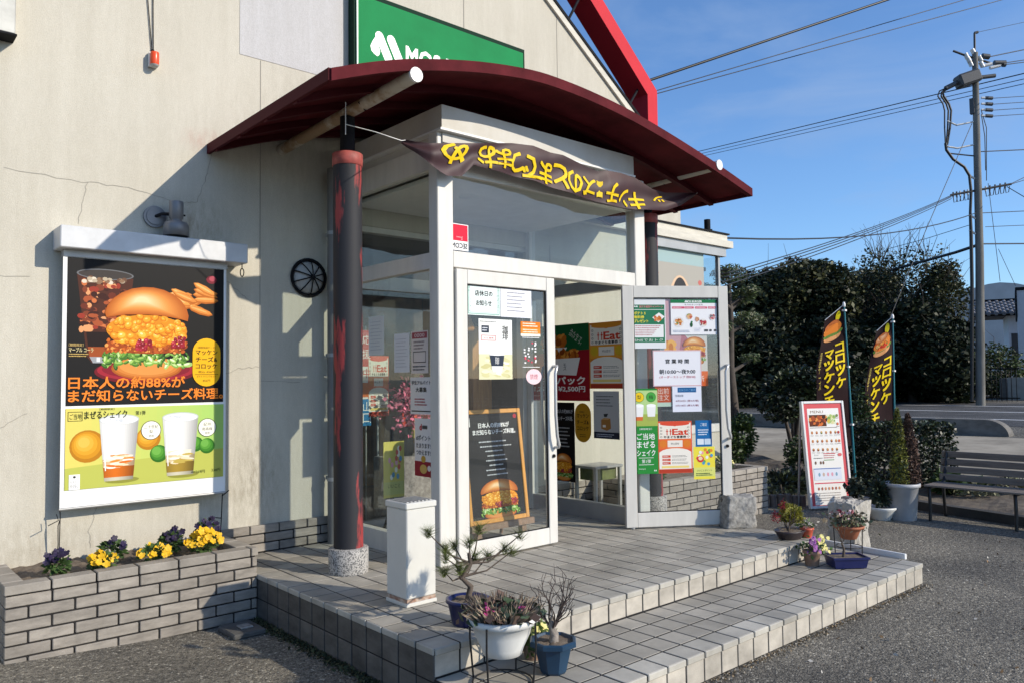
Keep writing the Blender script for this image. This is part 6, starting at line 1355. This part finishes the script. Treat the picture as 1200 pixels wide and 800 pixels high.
bush('ground_cover', 'dark low planting left of the menu board behind the brick planter', gpt(915, 575, 10.6), [((0, 0, .15), (.7, .4, .18)), ((.6, .2, .12), (.5, .4, .15))], 1400, .07, [M_hedge2, M_hedge], 11, cat='plant')
# log edging near the planter
t = thing('log_edging', 'short row of weathered log edging behind the brick planter', 'edging', gpt(913, 601, 9.6)); g = random.Random(3)
for i in range(7):
    m = MB(); h = g.uniform(.13, .17); m.tube([(0, 0, -.02), (0, 0, h)], .042, mat('weathered_log', (.16, .12, .10), .9, var=.3, vscale=12, rand=.2), 10); m.build('log', t, (rt*(.09*i-.25))[:])
# cloud-pruned pine beside the door
tp = gpt(858, 470, 14.0); tp.z = gz(tp.x)
t = thing('cloud_pine', 'cloud-pruned pine with a rough trunk behind the open door', 'tree', tp)
m = MB(); m.tube([(0, 0, 0), (.05, 0, .8), (-.04, 0, 1.6), (.03, 0, 2.5), (.0, 0, 3.0)], [.10, .09, .075, .05, .03], M_trunk, 10)
cl_ = [((.30, -.05, 2.85), (.30, .25, .14)), ((.42, -.1, 2.45), (.36, .3, .15)), ((.36, -.2, 2.95), (.22, .2, .12)), ((-.5, .1, 2.9), (.4, .3, .16)), ((0, 0, 3.25), (.35, .3, .18)), ((-.45, 0, 2.3), (.35, .3, .15)), ((.45, -.1, 1.75), (.18, .2, .10))]
for c, r in cl_: m.tube([(0, 0, c[2]-.25), (c[0]*.5, c[1]*.5, c[2]-.15), (c[0], c[1], c[2]-.05)], [.04, .03, .015], M_trunk, 6)
m.build('trunk', t); link('crown', leaf_mesh('crown', blob_points(cl_, 7000, 3, .3), .07, [M_bush, mat('pine_grey', (.15, .165, .09), .6, island=.4)], 3, aspect=.3), t)

# barrier, sidewalk wall --------------------------------------------------------------
M_barr = mat('stained_concrete', (.15, .14, .125), .9, var=.35, vscale=2.5, stretch=(1, 1, 2.5), bump=.3)
t = thing('road_barrier', 'long low dark concrete barrier with a rounded end along the sidewalk', 'barrier', (17.2, 5.05, gz(17.2))); y_ = 0.0
end = [(0, 0)]+[(.42-.42*math.cos(R(a)), .32*math.sin(R(a))) for a in range(10, 91, 10)]
m = MB(); m.prism(end+[(1.3, .32), (1.3, 0)], 0, .30, M_barr, axis='x'); m.build('end_block', t)
for i in range(14):
    a = 1.305+1.505*i; MB().cbox((0, a, 0), (.30, a+1.5, .32), M_barr, .015).build('block', t)
# blocks along the right hand side too, after the gap
t = thing('concrete_wall', 'pale concrete garden wall beyond the road at the right edge', 'wall', gpt(1182, 474, 25.5)); m = MB(); m.box((0, -1.0, -.3), (.25, .0, .72), M_conc); m.box((0, -6, -.3), (.18, -1.005, .66), mat('lit_wall', (.46, .43, .38), .85, var=.15)); m.box((-.05, -.001, -.3), (2.5, .22, .70), mat('dark_wall', (.13, .13, .125), .9, var=.2)); m.build('wall', t)  # sunlit stretch of the wall is put into a paler colour
t = thing('iron_gate', 'dark iron gate beside the utility pole beyond the road', 'gate', gpt(1146, 474, 25.2)); 
for i in range(9): MB().box((0, -.14*i, 0), (.02, -.14*i+.02, 1.05), M_wire).build('bar', t)
MB().box((0, -1.2, 1.0), (.03, .02, 1.04), M_wire).build('rail', t); MB().box((0, -1.2, .08), (.03, .02, .12), M_wire).build('rail', t)

# trees beyond the road ----------------------------------------------------------------
def tree(label, px, depth, ytop, ybase, w, n, seed, mats, bare=.25, size=.16, lean=0, nb=16, group='trees beyond the road'):
    b = gpt(px, ybase, depth); top = at(px, ytop, depth).z; H = top-b.z; t = thing('broadleaf_tree', label, 'tree', b, group=group); g = random.Random(seed)
    blobs = []
    for i in range(nb):
        a = g.uniform(0, 6.283); f = g.random(); z = H*(.06+.86*f); rr = w*(.20+.65*g.random())*math.sin(min(1, (1-f)*1.2+.18)*math.pi*.55); k = w*g.uniform(.22, .42)
        blobs.append(((rr*math.cos(a), rr*math.sin(a), z), (k, k, k*g.uniform(.6, .85))))
    m = MB(); m.tube([(0, 0, -.1), (.05, 0, H*.3), (lean*.5, 0, H*.6)], [w*.07, w*.055, w*.03], M_trunk, 8)
    for c, r in blobs: m.tube([(0, 0, H*.15+c[2]*.25), (c[0]*.5, c[1]*.5, c[2]*.75), c], [w*.028, w*.018, .01], M_trunk, 5, caps=False)
    m.build('trunk', t); link('crown', leaf_mesh('crown', blob_points(blobs, n, seed, .25), size, mats, seed, aspect=.55), t)
    m = MB()
    for i in range(int(40*bare)):
        c, r = g.choice(blobs); d_ = Vector((g.uniform(-.6, .6), g.uniform(-.6, .6), 1)).normalized(); twp = Vector(c)+d_*r[2]*.5; m.tube([twp, twp+d_*w*.25+Vector((g.uniform(-.1, .1), g.uniform(-.1, .1), 0)), twp+d_*w*.5+Vector((g.uniform(-.3, .3), g.uniform(-.3, .3), 0))], [.014, .009, .004], M_trunk, 4, caps=False)
    if m.f: m.build('bare_twigs', t)
    return t
M_lit = mat('tree_leaf_sunlit', (.10, .105, .04), .5, island=.4, trans=.2)  # paler leaf copy, puts sunlit clusters into the crowns by colour
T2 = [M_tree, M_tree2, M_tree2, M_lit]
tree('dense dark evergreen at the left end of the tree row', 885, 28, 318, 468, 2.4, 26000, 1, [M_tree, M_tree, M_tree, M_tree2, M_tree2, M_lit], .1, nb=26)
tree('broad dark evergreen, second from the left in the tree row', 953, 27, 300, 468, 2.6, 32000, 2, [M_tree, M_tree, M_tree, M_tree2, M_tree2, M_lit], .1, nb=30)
tree('dark tree behind the first flag', 925, 31, 318, 468, 2.6, 20000, 12, [M_tree], .1, .2, nb=26)
tree('dark tree filling between the two evergreens and the thin-topped tree', 1008, 30, 322, 468, 2.6, 24000, 3, [M_tree], .5, .18, nb=28)
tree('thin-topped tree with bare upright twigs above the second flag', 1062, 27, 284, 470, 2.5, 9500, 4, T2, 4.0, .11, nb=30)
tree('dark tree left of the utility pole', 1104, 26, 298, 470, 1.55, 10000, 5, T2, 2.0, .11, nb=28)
tree('low dark tree under the thin-topped tree', 1070, 25.6, 362, 472, 2.3, 16000, 6, [M_tree], .2, .17, nb=24)
tree('low dark tree in front of the utility pole', 1126, 25.2, 372, 472, .95, 6500, 8, [M_tree], .2, nb=18)
tree('sunlit olive tree above the concrete wall right of the pole', 1182, 28, 398, 466, 1.4, 6000, 7, [M_bush, M_tree2], .3, .10, group=None)
tree('low dark shrub mass beyond the road left of the first flag', 866, 25.8, 380, 474, 2.4, 15000, 9, [M_tree], 0, .18, nb=24)
tree('low dark shrub mass beyond the road behind the first flag', 985, 25.6, 372, 473, 2.5, 16000, 10, [M_tree], 0, .18, nb=24)
tree('low dark shrub mass beyond the road behind the round shrub', 925, 25.6, 376, 474, 2.5, 16000, 11, [M_tree], 0, .18, nb=24)
tree('dark undergrowth beyond the road right of the second flag', 1088, 25.8, 400, 473, 1.7, 11000, 13, [M_tree], 0, .18, nb=20)

# house with tiled roof ------------------------------------------------------------------
hb = gpt(1160, 470, 36); t = thing('tiled_house', 'house with a grey tiled roof beyond the trees at the right edge', 'house', hb, R(-70))
def hz(py): return at(1175, py, 36).z-hb.z
z1, z2 = hz(368), hz(349); M_rt = mat('grey_roof_tile', (.16, .155, .16), .6, rand=.2); M_hw = mat('house_wall', (.55, .55, .56), .8, var=.06)
MB().box((.9, .8, 0), (9, 4, z1), M_hw).build('wall', t); MB().box((-.6, .5, z1-.06), (10, .75, z1+.03), M_dark).build('eave', t); MB().prism([(.0, z1), (2.4, z2), (4.8, z1)], -.6, 10, mat('roof_base', (.07, .07, .072), .8), axis='x').build('roof', t)
rtile = MB().tube([(0, 0, 0), (0, .28, .085)], .10, M_rt, 6).mesh('roof_tile'); sl_ = (z2-z1)/2.4
for r_ in range(8):
    for c_ in range(16): 
        o = link('roof_tile', rtile, t); o.location = (-.5+.30*c_+(.15 if r_ % 2 else 0), .02+.29*r_, z1+.02+sl_*.29*r_)
MB().box((-.6, 2.3, z2-.02), (10, 2.5, z2+.12), M_dark).build('ridge', t)
MB().box((1.0, .78, z1*.35), (2.6, .795, z1*.75), mat('dark_window', (.03, .035, .04), .2)).build('window', t)
pb = gpt(1197, 470, 30); t = thing('white_outbuilding', 'white outbuilding with a dark edge at the right border', 'building', pb, R(-74)); zz = at(1196, 340, 30).z-pb.z
MB().box((0, 0, 0), (4, 4, zz), M_hw).build('wall', t); MB().box((-.06, -.06, zz*.75), (-.002, 4, zz+.02), M_dark).build('trim', t); MB().box((-.05, -.05, zz+.02), (4.1, 4.1, zz+.12), M_dark).build('roof', t)

# utility pole --------------------------------------------------------------------------------
UD = 22.5
def U(px, py, dd=0.0): return at(px, py, UD+dd)
base = gpt(1149, 472, UD); M_cp = mat('concrete_pole', (.17, .165, .15), .9, var=.35, vscale=3, stretch=(1, 1, .25), spec=.2); M_cab = mat('black_cable', (.012, .012, .013), .5); M_ins = mat('white_insulator', (.62, .62, .60), .3); M_dg = mat('dark_grey_box', (.06, .062, .065), .5)
t = thing('utility_pole', 'tall concrete utility pole with transformer gear and cables beyond the road', 'utility pole', base)
def up_t(pts): return [p-base for p in pts]
MB().tube(up_t([base, U(1148, 300), U(1145, 180), U(1142.5, 62)]), [.125, .11, .095, .078], M_cp, 14).build('pole', t)
MB().tube(up_t([U(1142.3, 70), U(1142, 39)]), .03, M_cab, 8).build('top_rod', t)
m = MB(); m.tube(up_t([U(1142, 39), U(1146, 38)]), .04, M_dg, 6); m.build('rod_cap', t)
m = MB()
for px, py in ((1131, 63), (1134, 68), (1139, 58), (1136, 72), (1147, 66), (1149, 73)): m.tube(up_t([U(px, py), U(px+3, py+6)]), .06, M_ins, 8)
m.tube(up_t([U(1117, 60), U(1133, 66), U(1160, 74)]), .03, M_cab, 6); m.build('insulator_set', t)
for dx, py in ((0, 78), (10, 80)):
    m = MB(); m.tube(up_t([U(1150+dx, py), U(1162+dx, py-3)]), .05, M_ins, 8); m.tube(up_t([U(1165+dx, py-4), U(1178, py-4)]), .075, M_dg, 8); m.build('strain_insulator', t)
m = MB(); m.tube(up_t([U(1151, 66), U(1159, 67)]), .08, M_dg, 8); m.build('strain_insulator', t)
m = MB(); q0 = U(1125, 92)-base; m.cbox((-.32, -.2, -.18), (.32, .2, .18), M_dg, .05, Matrix.Translation(U(1134, 93)-base) @ Matrix.Rotation(YAW*-1, 4, 'Z') @ Matrix.Rotation(R(-18), 4, 'Y')); m.build('switch_box', t)
m = MB(); m.tube(up_t([U(1122, 97), U(1108, 104)]), .07, M_dg, 8); m.build('cable_termination', t)
m = MB(); m.tube(up_t([U(1150, 91), U(1166, 89)]), .06, M_dg, 8); m.build('cable_termination', t)
for k, (a, b) in enumerate(((0, 0), (4, 3), (7, 5))):
    m = MB(); m.tube(up_t([U(1110, 103), U(1101+a*.6, 107+b*.5), U(1099+a, 113), U(1105+a, 122), U(1107+a*1.1, 130), U(1107+a*.9, 150), U(1108+a*.3, 170)]), .02+.004*k, M_cab, 6); m.build('cable', t)
MB().tube(up_t([U(1108, 168), U(1109, 176), U(1117, 187), U(1130, 196), U(1136, 206), U(1138, 225), U(1137, 250), U(1138, 275), U(1139, 330), U(1139, 470)]), [.04]*7+[.05]*3, M_cab, 8).build('riser_cable', t)
for a, b in (((1110, 142), (1121, 147)), ((1110, 172), (1122, 174))):
    m = MB(); m.tube(up_t([U(*a), U(*b), U(1141, b[1]-4)]), .025, M_ins, 6); m.build('bracket', t)
m = MB(); m.tube(up_t([U(1112, 180), U(1141, 183)]), .02, M_cab, 6); m.build('bracket', t)
for y in (206, 252, 270):
    m = MB(); m.tube(up_t([U(1136, y), U(1146, y+6)]), .03, M_ins, 6); m.build('cable_clamp', t)
MB().tube(up_t([U(1114, 229), U(1185, 216)]), .035, M_cab, 6).build('cross_arm', t)
m = MB()
for px in (1117, 1121, 1125, 1130, 1134, 1155, 1160, 1166, 1172, 1178):
    ya = 229-.183*(px-1114); m.tube(up_t([U(px, ya-3), U(px, ya+3)]), .022, M_ins if px % 3 == 0 else M_dg, 6); m.tube(up_t([U(px, ya+3), U(px+1, ya+9), U(px+4, ya+8), U(px+5, ya+1)]), .012, M_cab, 5)
each(m, 'arm_fitting', t)
for y in (115, 122, 129, 136):
    m = MB(); m.tube(up_t([U(1150, y), U(1155, y)]), .03, M_ins, 6); m.tube(up_t([U(1155, y), U(1163, y+.5)]), .05, M_dg, 6); m.build('line_insulator', t)
m = MB(); m.box((-.06, -.06, 0), (.06, .06, .45), M_dg, Matrix.Translation(U(1140, 134)-base)); m.build('meter_box', t)
m = MB(); m.tube(up_t([U(1150, 134), U(1154, 160), U(1155, 200)]), .012, M_cab, 5); m.tube(up_t([U(1150, 130), U(1156, 150), U(1156, 212)]), .012, M_cab, 5); m.build('drop_line', t)

# overhead wires: each runs between real points in space -------------------------------------
def wire(label, pts, r, sag=0.0, group='overhead wires'):
    P = [at(*p) for p in pts]
    if len(P) == 2:
        a, b = P; P = [a.lerp(b, k/12)-Vector((0, 0, sag*4*(k/12)*(1-k/12))) for k in range(13)]
    m = MB(); o = P[0]; m.tube([p-o for p in P], r, M_cab, 6); ob = m.build('overhead_wire', None, o); return tag(ob, label, 'wire', group)
wire('thickest overhead cable slanting up from the red beam', ((752, 97.5, 13), (1250, -71, 17)), .024)
wire('upper of the two thin wires under the thickest cable', ((700, 127, 14), (1300, -50, 19)), .009)
wire('lower of the two thin wires under the thickest cable', ((700, 129, 14), (1300, -34, 19)), .009)
wire('upper wire of the trio passing just under the switch box', ((780, 187, 40), (1260, 72, 21)), .016)
wire('middle wire of the trio passing under the switch box', ((780, 190, 40), (1260, 79, 21)), .011)
wire('lower wire of the trio passing under the switch box', ((780, 193, 40), (1260, 85, 21)), .011)
wire('nearly level wire from the annex roof to the pole', ((846, 279, 11.5), (1143, 250, UD-.2)), .014, .25)
for i, (y0, y1, lab) in enumerate(((322, 229, 'top'), (326, 230, 'second'), (331, 231, 'third'), (336, 233, 'lowest'))):
    wire(lab+' of the four service wires from the annex window to the crossarm', ((846, y0, 11.3), (1115, y1, UD)), .009, .10)
wire('topmost thin wire leaving the pole rod to the right', ((1146, 38, UD), (1290, 7, 30)), .008)
wire('high wire leaving the top insulators to the right', ((1159, 67, UD), (1290, 40, 26)), .016)
wire('high wire leaving the upper strain insulator to the right', ((1178, 74, UD), (1290, 57, 26)), .014)
wire('high wire leaving the lower strain insulator to the right', ((1178, 76, UD), (1290, 62, 26)), .014)
for i, y in enumerate((115.5, 122.5, 129.5, 136.5)): wire(('first', 'second', 'third', 'fourth')[i]+' wire from the top of the four side insulators to the right', ((1163, y, UD), (1300, y-9, 28)), .010)
wire('wire leaving the pole to the right below the side insulators', ((1150, 178, UD), (1300, 171, 26)), .016)
wire('upper wire leaving the crossarm to the right', ((1184, 216, UD), (1300, 160, 26)), .011)
wire('second wire leaving the crossarm to the right', ((1182, 217, UD), (1300, 180, 26)), .011)
wire('wire falling to the right from the crossarm', ((1180, 219, UD), (1300, 290, 18)), .011)
wire('level wire leaving the pole to the right under the crossarm', ((1146, 250, UD), (1300, 243, 27)), .013)
wire('lowest thick wire leaving the pole to the right', ((1150, 286, UD), (1300, 285, 27)), .022)
wire('curly service wire to the right above the lowest thick wire', ((1155, 266, UD), (1300, 260, 27)), .010)
wire('steep guy wire down left of the pole', ((1139, 145, UD), (1085, 270, 21), (1040, 380, 20)), .010)
wire('thick lashed cable falling left behind the trees', ((1150, 286, UD), (1120, 296, 23.5), (1040, 318, 27)), .045)
wire('thin vertical drop wire right of the pole', ((1158, 215, UD+1), (1172, 330, UD+1)), .008)
wire('thin slanting drop wire right of the pole', ((1170, 292, UD+1), (1190, 335, UD+1.5)), .008)
wire('service wire from the pole to the lower left above the trees', ((1136, 264, UD), (1085, 280, 24), (1040, 292, 26)), .009)

# small things at the foot of the platform
p_ = on(283, 741, 0); t = thing('stone_slab', 'flat dark stone slab on the asphalt between planter and platform', 'slab', (p_.x, p_.y, 0))
MB().cbox((-.10, -.13, 0), (.11, .14, .035), mat('dark_slab', (.09, .088, .082), .9, var=.25, vscale=9, bump=.4), .008).build('slab', t); MB().cbox((-.02, -.05, .0352), (.06, .04, .045), M_stone, .006).build('chip', t)
rg_ = np.random.default_rng(77); n_ = 2600
u_ = rg_.random(n_); P_ = np.c_[X0-.01-np.abs(rg_.normal(size=n_))*.035, YL+u_*(5.18-YL), rg_.random(n_)*.02]
stuff(tag(link('moss', leaf_mesh('moss', P_, .018, [mat('moss', (.045, .05, .02), .9, island=.5)], 5, aspect=.8)), 'dark moss and weeds along the foot of the tiled platform', 'moss'))
p_ = on(120, 763, -.03); t = thing('weed', 'tiny green weed at the foot of the brick planter', 'weed', (p_.x, p_.y+.02, gz(p_.x)))
blades(40, .03, .035, 4, M_leafg, .004, 1.5).build('leaves', t)

rg_ = np.random.default_rng(78); n_ = 2200
P_ = np.c_[X0+rg_.random(n_)*4.1, YL-.012-np.abs(rg_.normal(size=n_))*.03, .002+rg_.random(n_)*.006]
stuff(tag(link('grit', leaf_mesh('grit', P_, .012, [mat('brown_grit', (.20, .15, .09), .95, island=.5), mat('grey_grit', (.30, .28, .24), .95, island=.4)], 6, aspect=.8)), 'brown grit gathered along the foot of the lower step', 'grit'))
rg_ = np.random.default_rng(79); n_ = 420
P_ = np.c_[3+rg_.random(n_)*6, rg_.random(n_)*3.0-.2, np.full(n_, .006)]; P_ = P_[~((P_[:, 0] < 6.5) & (P_[:, 1] > 2.4))]
stuff(tag(link('fallen_leaves', leaf_mesh('fallen_leaves', P_, .022, [mat('dead_leaf', (.16, .10, .05), .9, island=.5), mat('pale_grit', (.42, .40, .36), .9, island=.3)], 6, aspect=.6, jitter=.8)), 'scattered dead leaves and grit on the asphalt lot', 'leaves'))
